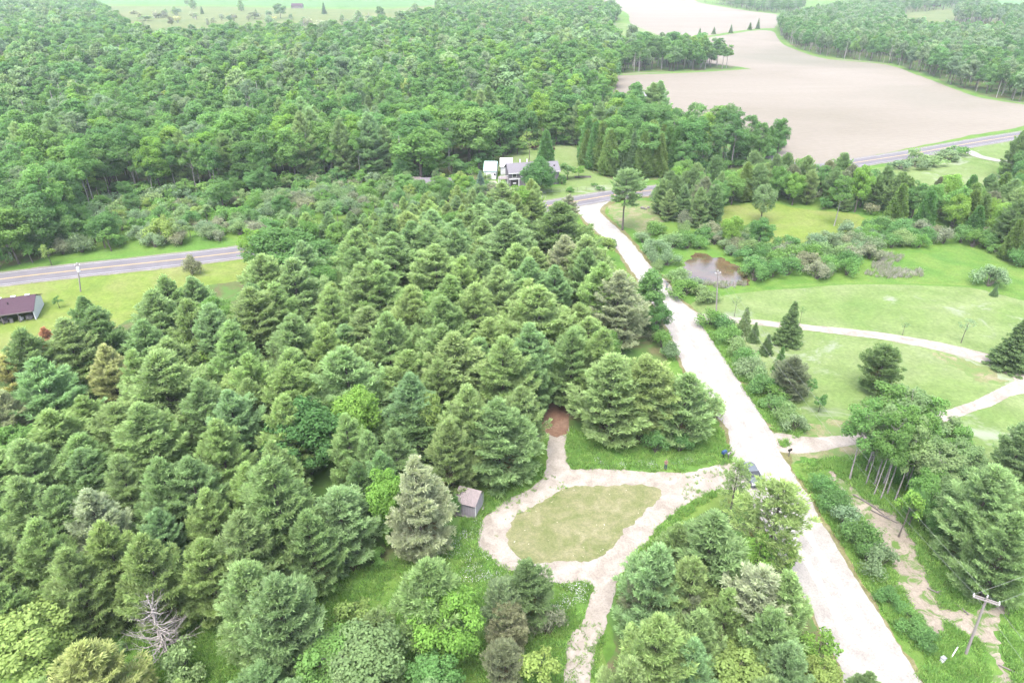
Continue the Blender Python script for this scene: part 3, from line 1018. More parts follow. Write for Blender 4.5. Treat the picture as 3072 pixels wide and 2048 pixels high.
LIB['cedar'] = lib(gen_cone, ND, [dict(seed=85, h=9, R=2.1, kind='cedar'), dict(seed=86, h=9, R=1.8, kind='cedar')])
LIB['shrub'] = lib(gen_shrub, ND, [dict(seed=91, h=2.8, R=2.1), dict(seed=92, h=2.8, R=1.8, clumps=14), dict(seed=93, h=2.8, R=2.3, clumps=20, per=170), dict(seed=94, h=2.8, R=2.0, clumps=14, gap=.4)])
LIB['dead'] = lib(gen_dead, None, [dict(seed=101, h=8.5, R=4.2)])
LIB['snag'] = lib(gen_dead, None, [dict(seed=102, h=10, R=2.0, mat='red_dead', whorl=.06, keep=.6, base=.3)])
LIB['bare'] = lib(gen_dead, None, [dict(seed=103, h=12, R=2.6, whorl=.06, keep=.45, base=.3, curl=2.2, joined=True)])

TINT = {
    'grey-green': (.158, .234, .114), 'bluish': (.142, .226, .120), 'dark green': (.108, .174, .084), 'yellow-tipped': (.176, .254, .114),
    'olive': (.160, .238, .106), 'straw-green': (.225, .268, .112), 'tan': (.235, .262, .180), 'rusty': (.32, .160, .110), 'straw-yellow': (.285, .290, .145), 'brownish': (.146, .166, .112),
    'bright green': (.142, .248, .056), 'fresh green': (.114, .212, .062), 'mid green': (.094, .184, .064), 'deep green': (.078, .158, .052),
    'yellow-green': (.172, .240, .074), 'pale green': (.152, .226, .100), 'silvery green': (.142, .206, .116), 'blue-grey': (.125, .190, .160), 'grey-brown': (.165, .185, .122), 'cedar green': (.108, .168, .054), 'wine-red': (.08, .032, .036)}
KIND = {   # library -> (object name, category, word used in the label, names of the two parts)
    'pine': ('white_pine_tree', 'pine tree', 'white pine', 'crown', 'trunk'), 'wispy': ('white_pine_tree', 'pine tree', 'white pine', 'crown', 'trunk'),
    'highpine': ('white_pine_tree', 'pine tree', 'white pine', 'crown', 'trunk'), 'thinpine': ('white_pine_tree', 'pine tree', 'white pine', 'crown', 'trunk'),
    'redpine': ('red_pine_tree', 'pine tree', 'red pine', 'crown', 'trunk'), 'broad': ('broadleaf_tree', 'tree', 'broadleaf tree', 'crown', 'trunk'), 'tall': ('broadleaf_tree', 'tree', 'broadleaf tree', 'crown', 'trunk'),
    'maple': ('maple_tree', 'tree', 'maple', 'crown', 'trunk'), 'aspen': ('aspen_tree', 'aspen', 'aspen', 'crown', 'trunk'),
    'sapling': ('young_tree', 'young tree', 'young tree', 'crown', 'trunk'), 'thin': ('young_tree', 'young tree', 'young tree', 'crown', 'trunk'),
    'spruce': ('spruce_tree', 'spruce', 'spruce', 'crown', 'trunk'), 'cedar': ('cedar_tree', 'cedar', 'cedar', 'crown', 'trunk'),
    'shrub': ('shrub', 'shrub', 'shrub', 'foliage', 'stems'), 'dead': ('dead_tree', 'dead tree', 'dead tree', 'branches', 'trunk'),
    'snag': ('dead_tree', 'dead tree', 'dead tree', 'branches', 'trunk'), 'bare': ('dead_tree', 'dead tree', 'dead tree', 'branches', 'trunk')}

TREES = []      # every tree and shrub before it becomes objects


def put(kind, x, y, h, R, tint, label=None, group=None, pick=None, zone=None, rot=None):
    l = LIB[kind]
    i = int(rng.integers(len(l))) if pick is None else pick % len(l)
    TREES.append(dict(kind=kind, x=x, y=y, h=h, R=R, tint=tint, label=label, group=group, i=i, zone=zone, d=math.hypot(x, y), rot=rng.uniform(0, 6.28) if rot is None else rot))


def top(kind, u, v, w, tint, h=None, label=None, group=None, pick=None, zone=None):
    """a tree whose tip is seen at (u, v) and whose crown is w wide there"""
    h0, R0 = LIB[kind][0][2:]
    hh = h or h0
    for _ in range(3):
        p = P(u, v, hh)
        f = p.y * CP + (CAM_H - hh * .6) * SP
        R = w * S_ / FPX * f / 2
        if h is None:
            hh = min(max(h0 * (R / R0) ** .65, h0 * .6), h0 * 1.12)
    put(kind, p.x, p.y, hh, R * 1.06, tint, label, group, pick, zone)


def foot(kind, u, v, h, w, tint, label=None, group=None, pick=None, zone=None):
    p = P(u, v)
    f = p.y * CP + CAM_H * SP
    put(kind, p.x, p.y, h, w * S_ / FPX * f / 2, tint, label, group, pick, zone)


def ft(kind, u, vb, vt, w, tint, label=None, group=None, pick=None, zone=None):
    foot(kind, u, vb, hfrom(u, vb, vt), w, tint, label, group, pick, zone)


# ------------------------------------------------------------------ trees placed one by one
PL = 'plantation'
for t in [
    (347, 663, 130, 'grey-green'), (373, 630, 90, 'pale green'), (423, 686, 115, 'grey-green'), (477, 696, 125, 'bluish'), (573, 663, 135, 'grey-green'),
    (627, 648, 110, 'yellow-tipped'), (667, 722, 150, 'bluish'), (743, 743, 112, 'yellow-tipped'), (600, 586, 120, 'grey-green'), (667, 592, 140, 'grey-green'),
    (757, 656, 112, 'olive'), (187, 680, 72, 'dark green'), (207, 706, 140, 'dark green'), (140, 735, 120, 'grey-green'), (43, 753, 130, 'dark green'),
    (80, 826, 150, 'bluish'), (353, 808, 200, 'grey-green'), (297, 804, 120, 'grey-green'), (567, 812, 130, 'yellow-tipped'), (567, 872, 100, 'olive'),
    (457, 872, 110, 'grey-green'), (523, 900, 120, 'bluish'), (490, 963, 130, 'olive'), (653, 906, 120, 'yellow-tipped'), (788, 796, 180, 'grey-green'),
    (887, 716, 130, 'grey-green'), (1017, 681, 142, 'grey-green'), (997, 563, 120, 'yellow-tipped'), (900, 536, 110, 'grey-green'), (817, 523, 120, 'grey-green'),
    (1090, 650, 120, 'yellow-tipped'), (1104, 570, 110, 'grey-green'), (1060, 588, 112, 'yellow-tipped'), (1144, 613, 100, 'grey-green'), (1164, 508, 140, 'bluish', 15),
    (1285, 462, 150, 'dark green', 15.5), (1297, 542, 82, 'tan'), (1277, 610, 80, 'bluish'), (1240, 656, 170, 'grey-green'), (1214, 640, 110, 'yellow-tipped'),
    (1384, 606, 105, 'olive'), (1317, 753, 112, 'grey-green'), (1390, 753, 122, 'yellow-tipped'), (1228, 812, 84, 'bluish', 11), (1154, 773, 135, 'yellow-tipped'),
    (1004, 823, 102, 'grey-green'), (937, 860, 120, 'bluish'),
    (1074, 883, 130, 'grey-green'), (864, 598, 130, 'yellow-tipped'),
    (827, 603, 120, 'grey-green'), (940, 656, 120, 'yellow-tipped'), (1030, 636, 115, 'olive'), (360, 1050, 140, 'grey-green'), (427, 1053, 130, 'grey-green'),
    (77, 1189, 140, 'olive'), (227, 1196, 140, 'yellow-tipped'), (320, 1226, 152, 'olive'), (357, 1170, 92, 'bluish'),
    (150, 1259, 140, 'grey-green'), (547, 1173, 160, 'grey-green'), (550, 1296, 160, 'grey-green'), (627, 1330, 172, 'bluish'), (33, 1096, 150, 'grey-green'),
    (-5, 1346, 110, 'olive'), (267, 1046, 100, 'grey-green'), (980, 1291, 155, 'grey-green'), (860, 1400, 85, 'grey-green'),
    (1517, 1253, 155, 'bluish'), (1517, 1420, 165, 'olive'), (1640, 1180, 180, 'grey-green'), (1755, 1306, 155, 'tan'), (1820, 1313, 150, 'grey-green'),
    (1820, 1478, 120, 'bluish'), (1560, 1200, 120, 'grey-green'), (1600, 1280, 140, 'grey-green'), (1680, 1350, 120, 'olive'), (1470, 1470, 120, 'grey-green'), (1600, 1470, 130, 'bluish'), (120, 1120, 120, 'grey-green'), (470, 1120, 110, 'olive'), (-40, 1220, 140, 'grey-green'),
    (700, 1170, 120, 'grey-green'), (460, 1240, 120, 'olive')]:
    top('pine', *t, zone=PL)
for t in [(844, 988, 92, 'grey-green'), (872, 1035, 90, 'bluish'), (790, 950, 110, 'olive'), (905, 985, 100, 'grey-green'), (620, 1010, 110, 'grey-green'), (560, 1060, 110, 'yellow-tipped'), (1030, 960, 110, 'grey-green'), (820, 1060, 80, 'dark green')]:
    top('pine', *t, zone=PL)
for u, vb, vt, w, tn, pk in [(1144, 1095, 914, 176, 'bluish', 2), (1394, 1000, 812, 180, 'grey-green', 0), (1467, 996, 820, 150, 'yellow-tipped', 1), (1560, 1008, 856, 140, 'grey-green', 4), (1196, 1046, 890, 104, 'grey-green', 1),
                             (970, 1060, 921, 170, 'dark green', 0), (800, 1285, 1124, 165, 'bluish', 6), (673, 1305, 1050, 200, 'grey-green', 2)]:
    ft('pine', u, vb, vt, w, tn, None, None, pk, PL)
top('pine', 233, 792, 92, 'straw-yellow', label='straw-yellow white pine standing out among grey-green pines', pick=5)
top('pine', 97, 752, 58, 'rusty', 9, label='rust-brown dead pine beside the meadow with the open shed', pick=5)
top('pine', 3, 815, 90, 'straw-yellow', label='straw-tinged white pine nearest the rust-brown dead pine', zone=PL)
top('pine', -2, 895, 110, 'tan', label='tan white pine below the straw-tinged one at the plantation edge', zone=PL)
top('pine', 950, 1046, 145, 'tan', 14.5, label='large tan white pine beside the pink-roofed shed', pick=2)
top('pine', 200, 1125, 125, 'tan', label='tan-tipped white pine deep among green pines near the bare dead tree', zone=PL)
top('pine', 175, 1478, 200, 'straw-green', 11, label='broad straw-green pine in front of the bare dead tree', pick=0)
top('pine', 1424, 622, 130, 'tan', label='thin tan white pine with bare grey top beside the gravel road', pick=4)
top('thinpine', 1702, 1056, 70, 'yellow-tipped', 9.5, label='thin yellow-tipped pine top in front of the parked car')
top('wispy', 1801, 1108, 175, 'olive', 13, label='airy white pine whose thin crown overhangs the gravel road')
top('pine', 2295, 1074, 172, 'bluish', 13, label='large bluish white pine near the crossarm pole', pick=6)
top('pine', 2345, 1180, 150, 'grey-green', 12, label='grey-green white pine behind the large bluish pine by the crossarm pole')
top('pine', 2000, 1542, 95, 'dark green', 8, label='dark pine tip poking up at the edge of the gravel road')
top('highpine', 1441, 388, 75, 'grey-green', label='lone tall pine with bare trunk at the road junction', pick=0)
top('highpine', 1308, 448, 45, 'grey-brown', 11, label='thin greyish pine top behind the dark pine at the junction', pick=1)
top('redpine', 1210, 1288, 105, 'dark green', 9, label='dark red pine at the tip of the loop drive', pick=0)
top('redpine', 1150, 1338, 100, 'silvery green', 8, label='silvery pine beside the dark red pine by the loop drive')
top('redpine', 1167, 1385, 95, 'grey-brown', 6.5, label='grey-brown half dead pine below the silvery pine by the loop drive')
top('redpine', 1160, 1478, 90, 'brownish', 6, label='brownish dying pine between bright green trees below the loop drive')
top('redpine', 1484, 1313, 95, 'brownish', 8, label='brownish red pine where the loop drive narrows')
top('redpine', 1600, 1373, 90, 'grey-brown', 8, label='grey-brown red pine amid the green pines by the road')
top('redpine', 1920, 1500, 10, 'dark green', 3)
TREES.pop()
top('redpine', 2041, 796, 88, 'dark green', 8.5, label='dark pine alone on the lawn behind the aspen clump', pick=1)
top('redpine', 1828, 820, 78, 'brownish', 7.5, label='dark brownish pine by the driveway hedge', pick=0)
top('spruce', 1828, 690, 62, 'dark green', 8.5, label='tall pointed spruce standing beside the driveway', pick=0)
top('spruce', 1718, 703, 36, 'grey-green', 5.5, label='small spruce where the driveway leaves the gravel road')
top('spruce', 1738, 738, 30, 'pale green', 4, label='pale little spruce beside the driveway, near the pointed spruce')
top('spruce', 1768, 765, 32, 'dark green', 4, label='small dark spruce on the lawn below the pointed spruce')
top('spruce', 1800, 792, 30, 'mid green', 5, label='slim young spruce touching the brownish pine on the lawn')
top('spruce', 2364, 728, 88, 'dark green', 9.5, label='broad dark spruce above the driveway fork')
top('sapling', 1865, 866, 27, 'mid green', 3.6, label='small tree at the foot of the brownish pine')
top('sapling', 1891, 902, 28, 'mid green', 3.4, label='small tree alone on bare soil by the driveway')
top('thin', 2228, 730, 36, 'silvery green', 5, label='thin sapling above the driveway on the wide lawn')
top('thin', 2082, 738, 20, 'silvery green', 2.8, label='wispy little sapling in the middle of the wide lawn')
top('thin', 1695, 678, 22, 'pale green', 4.5, label='bare-stemmed sapling near the driveway pole')
top('thin', 1846, 700, 16, 'pale green', 4.0, label='faint sapling just behind the pointed spruce')
top('shrub', 2285, 614, 72, 'silvery green', 4.2, label='round silvery shrub alone in the grass past the wide lawn', pick=0)
top('spruce', 2292, 652, 17, 'bluish', 2.6, label='tiny spruce under the round silvery shrub')
# broadleaved trees
top('broad', 467, 762, 118, 'bright green', 9, label='bright green tree ringed by grey-green pines', pick=0)
top('broad', 380, 756, 46, 'fresh green', 9, label='slim fresh green tree beside the bright one amid pines')
top('broad', 232, 772, 70, 'bright green', 8, label='bright green treetop behind the straw-yellow pine')
top('broad', 167, 826, 62, 'fresh green', 8, label='fresh green tree between the straw-yellow pine and the plantation edge')
ft('maple', 715, 1085, 922, 200, 'deep green', label='broad deep green tree in the middle of the pines', pick=0)
top('broad', 980, 905, 70, 'yellow-green', 11, label='yellow-green treetop showing behind a dark pine near the red track')
ft('broad', 655, 632, 520, 150, 'deep green', label='deep green round tree at the highway edge of the plantation', pick=0)
ft('broad', 732, 650, 552, 138, 'mid green', label='mid green round tree touching the deep green one by the highway', pick=4)
top('broad', 580, 520, 75, 'bright green', 10, label='bright green tree where the highway goes behind the plantation')
top('broad', 884, 1074, 88, 'bright green', 11, label='bright green tree beside the large tan pine', pick=3)
top('broad', 40, 1408, 190, 'yellow-green', 9, label='yellow-green broadleaf tree beside the broad straw-green pine', pick=1)
top('broad', 760, 1474, 170, 'fresh green', 8, label='fresh green tree below the mown strip of grass')
top('broad', 830, 1468, 200, 'pale green', 8, label='pale green wide tree below the mown strip', pick=2)
top('broad', 1024, 1361, 155, 'bright green', 10, label='tall bright green tree below the loop drive', pick=4)
top('sapling', 812, 1372, 82, 'yellow-green', 6, label='yellow-green young tree on the grass below the tan pine')
top('sapling', 1244, 1490, 84, 'yellow-green', 5.5, label='yellow-green young tree beside the narrow exit of the loop drive')
top('sapling', 1464, 1520, 75, 'bright green', 6, label='bright green young tree on the far side of the loop drive exit')
top('broad', 990, 1508, 115, 'mid green', 6.5, label='low mid green tree under the tall bright green one')
top('sapling', 1755, 1226, 70, 'bright green', 8, label='bright green young tree in the pines beside the gravel road')
top('sapling', 1828, 1240, 52, 'bright green', 7, label='small bright green tree at the gravel edge under the airy pine')
top('sapling', 1895, 1453, 80, 'bright green', 7, label='bright green young tree overhanging the gravel road')
top('broad', 1700, 1500, 150, 'yellow-green', 7.5, label='yellow-green tree amid the pines by the gravel road')
top('broad', 1890, 1520, 120, 'yellow-green', 7, label='yellow-green low tree at the bend of the gravel road edge')
top('sapling', 2108, 1113, 58, 'bright green', 8, label='bright young tree at the foot of the aspen clump')
ft('tall', 1484, 752, 614, 74, 'mid green', label='narrow mid green tree standing out against the white gravel road')
ft('broad', 1505, 776, 690, 64, 'deep green', label='deep green narrow tree at the gravel road edge')
ft('sapling', 1388, 600, 536, 50, 'yellow-green', label='yellowish young tree leaning over the gravel road')
top('maple', 1238, 361, 84, 'deep green', 10.5, label='perfectly round deep green maple in front of the grey-roofed house', pick=0)
top('spruce', 1103, 390, 32, 'blue-grey', 8, label='blue-grey spruce beside the white garage')
top('broad', 1075, 240, 122, 'fresh green', 19, label='huge fresh green tree behind the white garages', pick=1)
top('broad', 960, 296, 110, 'fresh green', 16, label='large fresh green tree with pale trunk behind the purple-roofed sheds', pick=3)
top('bare', 916, 310, 40, 'grey-brown', 14, label='bare pale dead tree beside the large fresh green tree')
top('cedar', 1255, 302, 36, 'deep green', 12, label='narrow dark tree behind the maple by the house')
top('thin', 1216, 298, 46, 'yellow-green', 13, label='yellowish open tree on the bank above the grey-roofed house')
top('broad', 1196, 425, 62, 'bright green', 11, label='bright green tree between the house and the pine plantation', pick=3)
top('highpine', 1152, 420, 60, 'grey-green', 12, label='thin grey pine before the white garages')
top('highpine', 1100, 470, 70, 'grey-green', 11, label='grey pine in front of the blue-grey spruce')
top('sapling', 1305, 372, 34, 'mid green', 5.5, label='small pointed tree on the house lawn')
top('sapling', 1330, 378, 32, 'bright green', 4.2, label='small rounded bright tree on the house lawn')
top('shrub', 365, 508, 70, 'yellow-green', 5.5, label='round yellow-green bush beside the highway', pick=0)
top('sapling', 102, 560, 34, 'yellow-green', 5, label='small yellow-green tree on the highway verge')
top('shrub', 432, 590, 48, 'grey-brown', 4, label='dark bush at the highway edge of the meadow')
top('sapling', 128, 680, 22, 'deep green', 2.6, label='lone little bush on the meadow by the open shed')
top('broad', 118, 390, 90, 'yellow-green', 10, label='pale yellow-green willow at the forest front', pick=2)
top('broad', 1403, 158, 34, 'yellow-green', 13, label='round tree alone at the corner of the ploughed field', pick=0)
top('shrub', 407, 1486, 98, 'pale green', 4.2, label='pale green round shrub beside the bare dead tree', pick=1)
top('shrub', 268, 1478, 34, 'pale green', 1.5, label='tiny pale shrub on the dark grass by the dead tree', pick=1)
top('shrub', 1257, 1402, 84, 'grey-brown', 3.2, label='brown-green shrub below the dark red pine', pick=3)
top('broad', 1688, 492, 48, 'bright green', 8, label='rounded bright green tree in the marsh shrubs', pick=0)
top('broad', 1755, 500, 54, 'mid green', 8, label='mid green tree beside the bright one in the marsh shrubs', pick=3)
top('broad', 1764, 415, 52, 'pale green', 11, label='pale green tree rising from the dark pines past the junction')
top('broad', 1990, 378, 44, 'bright green', 13, label='bright green tree in front of the highway lawn', pick=3)
top('aspen', 1945, 395, 52, 'fresh green', 14, label='birch with one white trunk in front of the highway')
for u, v, w, l in [(2060, 872, 100, 'tallest'), (2110, 884, 105, ''), (2160, 905, 90, ''), (2010, 910, 90, ''), (2190, 955, 90, ''), (2130, 960, 110, ''), (2060, 960, 110, ''), (2180, 1020, 90, ''), (2095, 920, 80, ''), (2035, 935, 80, ''), (2205, 1000, 80, '')]:
    top('aspen', u, v, w, 'pale green' if rng.random() < .6 else 'fresh green', 13.2 if v < 930 else 10.5, label='tallest aspen of the clump beside the driveway' if l else None, group='aspen clump by the driveway', zone='aspens')
for u, v, h in [(1988, 1112, 14), (2006, 1138, 14.5), (2022, 1146, 13.5), (2038, 1132, 14.5), (2056, 1148, 14), (2078, 1128, 13.5)]:
    foot('aspen', u, v, h * .95, 66, ['pale green', 'fresh green'][u % 4 // 2], None, 'aspen clump by the driveway', None, 'aspens')
for u, v, h in [(2105, 1120, 10), (2135, 1135, 9), (2165, 1120, 10), (2190, 1140, 9), (2085, 1105, 9), (2050, 1095, 9)]:
    foot('tall', u, v, h, 72, ['pale green', 'fresh green'][u % 2], None, 'aspen clump by the driveway', None, 'aspens')
for u, v, w, tn, h in [(2150, 1080, 80, 'fresh green', 8), (2200, 1100, 80, 'pale green', 8), (2120, 1120, 60, 'mid green', 6), (2180, 1150, 70, 'mid green', 6)]:
    top('broad', u, v, w, tn, h, zone='aspens')
for u, v, h, w, tn in [(1010, 452, 6, 52, 'fresh green'), (962, 452, 5, 44, 'mid green'), (1058, 448, 6, 44, 'bright green'), (930, 446, 6, 50, 'fresh green')]:
    foot('broad', u, v, h, w, tn, zone='highway brush')
# the dead ones
p = P(385, 1497)
put('dead', p.x, p.y, 8.2, 4.4, 'grey-brown', 'bare grey dead tree with curling branches above dark grass', rot=.6)
p = P(1098, 800)
put('snag', p.x, p.y, 9.5, 1.9, 'grey-brown', 'reddish bare snag standing among the pines', rot=2.0)
# shrubs along the road and hedge
for u, v, w, tn, h in [
    (1632, 735, 60, 'fresh green', 3.2), (1655, 750, 62, 'mid green', 3), (1672, 775, 60, 'fresh green', 3), (1690, 800, 58, 'pale green', 2.8), (1705, 825, 62, 'mid green', 2.8),
    (1722, 850, 70, 'silvery green', 3), (1742, 868, 60, 'pale green', 2.6), (1755, 892, 66, 'mid green', 3), (1778, 905, 60, 'fresh green', 2.8), (1780, 935, 62, 'mid green', 2.6), (1805, 955, 66, 'pale green', 2.8), (1822, 975, 56, 'silvery green', 2.4),
    (1890, 1125, 70, 'mid green', 2.6), (1915, 1160, 75, 'mid green', 2.8), (1935, 1195, 78, 'silvery green', 2.8), (1975, 1245, 90, 'mid green', 3.2), (2010, 1295, 84, 'silvery green', 3), (1990, 1275, 70, 'mid green', 2.4),
    (2045, 1372, 60, 'mid green', 1.6), (2100, 1445, 70, 'mid green', 1.6), (2120, 1462, 60, 'deep green', 1.4), (2090, 1412, 50, 'fresh green', 1.2)]:
    foot('shrub', u, v + 12, h, w * 1.15, tn, zone='hedge' if v < 1000 else 'roadside')
for u, v, w, tn, h in [(1498, 592, 40, 'silvery green', 2.4), (1512, 612, 36, 'pale green', 2.2), (1505, 570, 60, 'silvery green', 3), (1530, 600, 60, 'silvery green', 3), (1555, 640, 60, 'pale green', 3), (1570, 670, 80, 'fresh green', 3), (1610, 680, 70, 'pale green', 2.6), (1545, 560, 60, 'pale green', 3.2), (1590, 655, 50, 'silvery green', 2.4), (1476, 548, 40, 'silvery green', 2.5), (1500, 530, 60, 'fresh green', 3)]:
    foot('shrub', u, v + 8, h, w * 1.1, tn, zone='pondside')
for u, v, w, tn, h in [(1497, 765, 60, 'grey-brown', 3), (1520, 790, 60, 'fresh green', 3.2), (1480, 740, 50, 'mid green', 3), (1540, 810, 56, 'silvery green', 2.4), (1398, 562, 40, 'mid green', 2.5),
                       (1505, 1030, 60, 'mid green', 3.5), (1560, 1030, 60, 'mid green', 3), (1640, 960, 45, 'yellow-green', 4), (870, 1285, 50, 'fresh green', 2.0), (1046, 1178, 34, 'fresh green', 3.2), (905, 1240, 45, 'bright green', 3.5)]:
    foot('shrub', u, v + 8, h, w, tn, zone='edge')
for u, v, w, tn, h in [(2070, 388, 48, 'silvery green', 3), (2105, 384, 50, 'silvery green', 3.2), (2140, 378, 56, 'pale green', 3.2), (2175, 366, 50, 'silvery green', 3.4), (2200, 358, 44, 'mid green', 3.6), (2095, 366, 30, 'pale green', 4)]:
    foot('shrub', u, v, h, w * 1.25, tn, zone='highway clump')
for u, v, w, tn, h in [(1155, 396, 24, 'pale green', 2.2), (1175, 392, 24, 'silvery green', 2.2), (1190, 390, 24, 'mid green', 2.4), (1228, 343, 18, 'wine-red', 2.2), (1268, 350, 16, 'wine-red', 2.2), (1290, 422, 26, 'deep green', 3), (1308, 440, 24, 'fresh green', 1.4), (1378, 437, 22, 'mid green', 1.4), (1365, 428, 16, 'mid green', 1.2)]:
    foot('shrub', u, v, h, w, tn, zone='house garden')
for i, u in enumerate((1606, 1639, 1678, 1722, 1740)):
    foot('spruce', u, (83, 78, 76, 68, 66)[i], (7, 6.5, 8, 7, 10)[i], 11, 'dark green', zone='field track')
# row of small trees in the pale scrub field
for u, v, h, w, k in [(445, 20, 15, 18, 'highpine'), (555, 25, 14, 18, 'highpine'), (645, 42, 18, 24, 'highpine'), (745, 32, 14, 14, 'spruce'), (825, 55, 14, 28, 'broad'), (875, 50, 18, 18, 'highpine'), (955, 40, 16, 34, 'broad'), (465, 32, 10, 9, 'spruce'), (590, 38, 9, 9, 'spruce'), (528, 52, 7, 14, 'broad'), (700, 58, 8, 30, 'broad'), (620, 55, 9, 26, 'broad'), (430, 14, 8, 10, 'broad'), (380, 30, 5, 14, 'broad'), (760, 68, 8, 24, 'broad')]:
    foot(k, u, v, h, w, 'dark green' if k != 'broad' else 'silvery green', zone='scrub field')
for i in range(46):
    u = rng.uniform(300, 985)
    v = rng.uniform(38, 72) - abs(u - 620) * .02
    foot(['shrub', 'broad', 'sapling', 'aspen', 'bare'][int(rng.integers(5))] if i % 3 else 'shrub', u, v, rng.uniform(4, 11), rng.uniform(10, 24), ['tan', 'silvery green', 'grey-brown', 'pale green', 'straw-yellow'][int(rng.integers(5))], zone='scrub field')
HAND = len(TREES)


# ------------------------------------------------------------------ woods filled in between
def fill(poly, kinds, spacing, zone, hr, jit=.36, gap=.8, dmax=1e9, skip=(), patch=70.0, near_skip=True):
    w = xy(poly)
    x0, y0 = w.min(0)
    x1, y1 = w.max(0)
    sx, sy = spacing, spacing * .87
    pts = []
    ny = int((y1 - y0) / sy) + 1
    nx = int((x1 - x0) / sx) + 1
    gx, gy = np.meshgrid(np.arange(nx), np.arange(ny))
    px = x0 + (gx + .5 * (gy % 2)) * sx
    py = y0 + gy * sy
    pts = np.stack([px.ravel(), py.ravel()], 1)
    pts += rng.uniform(-jit, jit, pts.shape) * spacing
    pts = pts[inside(w, pts)]
    for cl_ in CLEAR:
        pts = pts[~inside(cl_, pts)]
    near = np.array([(t['x'], t['y'], t['R']) for t in TREES[:HAND]])
    names = [k for k, *_ in kinds]
    out = 0
    for q in pts:
        d = math.hypot(*q)
        if d > dmax:
            continue
        u, v, f = project((q[0], q[1], 6))
        if u < -170 or u > 2520 or v > 1850 or v < -60:
            continue
        if near_skip and d < 420:
            dd = np.hypot(near[:, 0] - q[0], near[:, 1] - q[1])
            if (dd < near[:, 2] * gap + (1.5 if near_skip == 2 else .5)).any():
                continue
        a = nz(q[0], q[1], patch, 1.7) + .35 * rng.normal()
        ws = np.array([k[1] * math.exp(-((a - k[2]) / .5) ** 2) for k in kinds])
        k = kinds[int(rng.choice(len(kinds), p=ws / ws.sum()))]
        h0, R0 = LIB[k[0]][0][2:]
        h = rng.uniform(*hr) * k[4]
        R = R0 * (h / h0) ** .8 * rng.uniform(.85, 1.15) * k[5]
        tint = k[3][int(rng.integers(len(k[3])))]
        put(k[0], q[0], q[1], h, R, tint, zone=zone)
        out += 1
    return out


CLEAR = [xy([(585, 600), (800, 600), (815, 715), (590, 700)]), xy([(60, 800), (130, 800), (130, 930), (60, 930)]), xy([(190, 860), (280, 860), (285, 985), (190, 985)]), xy([(1645, 60), (1770, 60), (1770, 152), (1645, 140)]), xy([(225, 1440), (330, 1395), (460, 1400), (530, 1470), (545, 1600), (170, 1600)]), xy([(1235, 930), (1320, 930), (1320, 1080), (1235, 1080)]), xy([(700, 1420), (780, 1330), (1000, 1290), (1100, 1290), (1100, 1180), (1130, 1180), (1180, 1330), (1060, 1400), (960, 1420)])]
# kinds: (library, weight, patch value, tints, height factor, width factor)
for k_ in ('grey-green', 'bluish', 'dark green', 'yellow-tipped', 'olive'):
    TINT[k_] = tuple(x * f for x, f in zip(TINT[k_], (1.08, 1.04, 0.98)))
PINE_T = ['grey-green'] * 5 + ['bluish'] * 3 + ['yellow-tipped'] * 3 + ['olive'] * 2 + ['dark green']
fill([(-60, 810, 12), (60, 770, 12), (200, 720, 12), (330, 670, 12), (430, 630, 12), (560, 605, 12), (700, 575, 12), (820, 520, 12), (930, 490, 12), (1040, 480, 12), (1190, 480, 12), (1290, 500, 12), (1340, 560, 12), (1400, 640, 12), (1460, 700, 12), (1440, 760, 12), (1390, 760, 12), (1230, 815, 12), (1140, 845, 12), (950, 930, 12), (800, 1000, 12), (690, 990, 12), (560, 1110, 12), (330, 1150, 12), (150, 1180, 12), (-60, 1240, 12)],
     [('pine', 1, 0, PINE_T, 1, 1.34), ('broad', .05, .5, ['bright green', 'fresh green'], .8, .9)], 5.9, PL, (9.5, 14.6), gap=.74, near_skip=2)
fill([(590, 600), (760, 568), (980, 534), (1195, 498), (1240, 500), (1200, 560), (980, 610), (760, 660), (600, 650)], [('pine', 1, 0, PINE_T, 1, 1), ('broad', .12, .5, ['fresh green', 'bright green'], .9, .8)], 4.6, PL, (8.5, 11.5), gap=.6)
fill([(1470, 1260, 10), (1640, 1150, 10), (1740, 1180, 10), (1790, 1300, 10), (1830, 1440, 10), (1840, 1600, 10), (1420, 1600, 10), (1440, 1400, 10)],
     [('pine', 1, 0, PINE_T, 1, 1), ('redpine', .3, .4, ['grey-brown', 'grey-green'], .9, 1), ('broad', .2, -.5, ['bright green', 'mid green'], .7, .7)], 4.6, 'roadside pines', (8.5, 11.5), gap=.7)
fill([(500, 1460, 8), (700, 1420, 8), (900, 1500, 8), (1100, 1540, 8), (1100, 1700, 8), (-60, 1700, 8), (-60, 1540, 8), (300, 1560, 8)],
     [('pine', 1, 0, PINE_T, .9, 1), ('broad', .6, -.3, ['bright green', 'mid green', 'pale green'], .8, .8)], 4.6, 'lower edge', (7.5, 10), gap=.8)
fill([(60, 985), (300, 985), (330, 1060), (200, 1090), (-60, 1080), (-60, 1000)], [('shrub', 1, 0, ['mid green', 'grey-brown', 'fresh green', 'deep green'], 1, 1)], 4.0, 'understorey', (2, 3.6), gap=.3)
fill([(2150, 1110), (2420, 1060), (2420, 1420), (2330, 1320), (2240, 1200)], [('pine', 1, .3, ['bluish', 'grey-green'], 1, 1), ('broad', .8, -.3, ['mid green', 'fresh green'], .8, .8), ('shrub', 1, 0, ['mid green', 'fresh green'], .3, 1)], 5.0, 'pole woods', (8, 11), gap=.9)
fill([(1930, 1060), (2010, 1045), (2190, 1150), (2250, 1210), (2200, 1210), (2080, 1160)], [('shrub', 1, 0, ['mid green', 'fresh green', 'deep green'], 1, 1), ('sapling', .5, .4, ['fresh green'], 1.6, 1)], 3.2, 'aspen undergrowth', (1.4, 2.6), gap=.1)

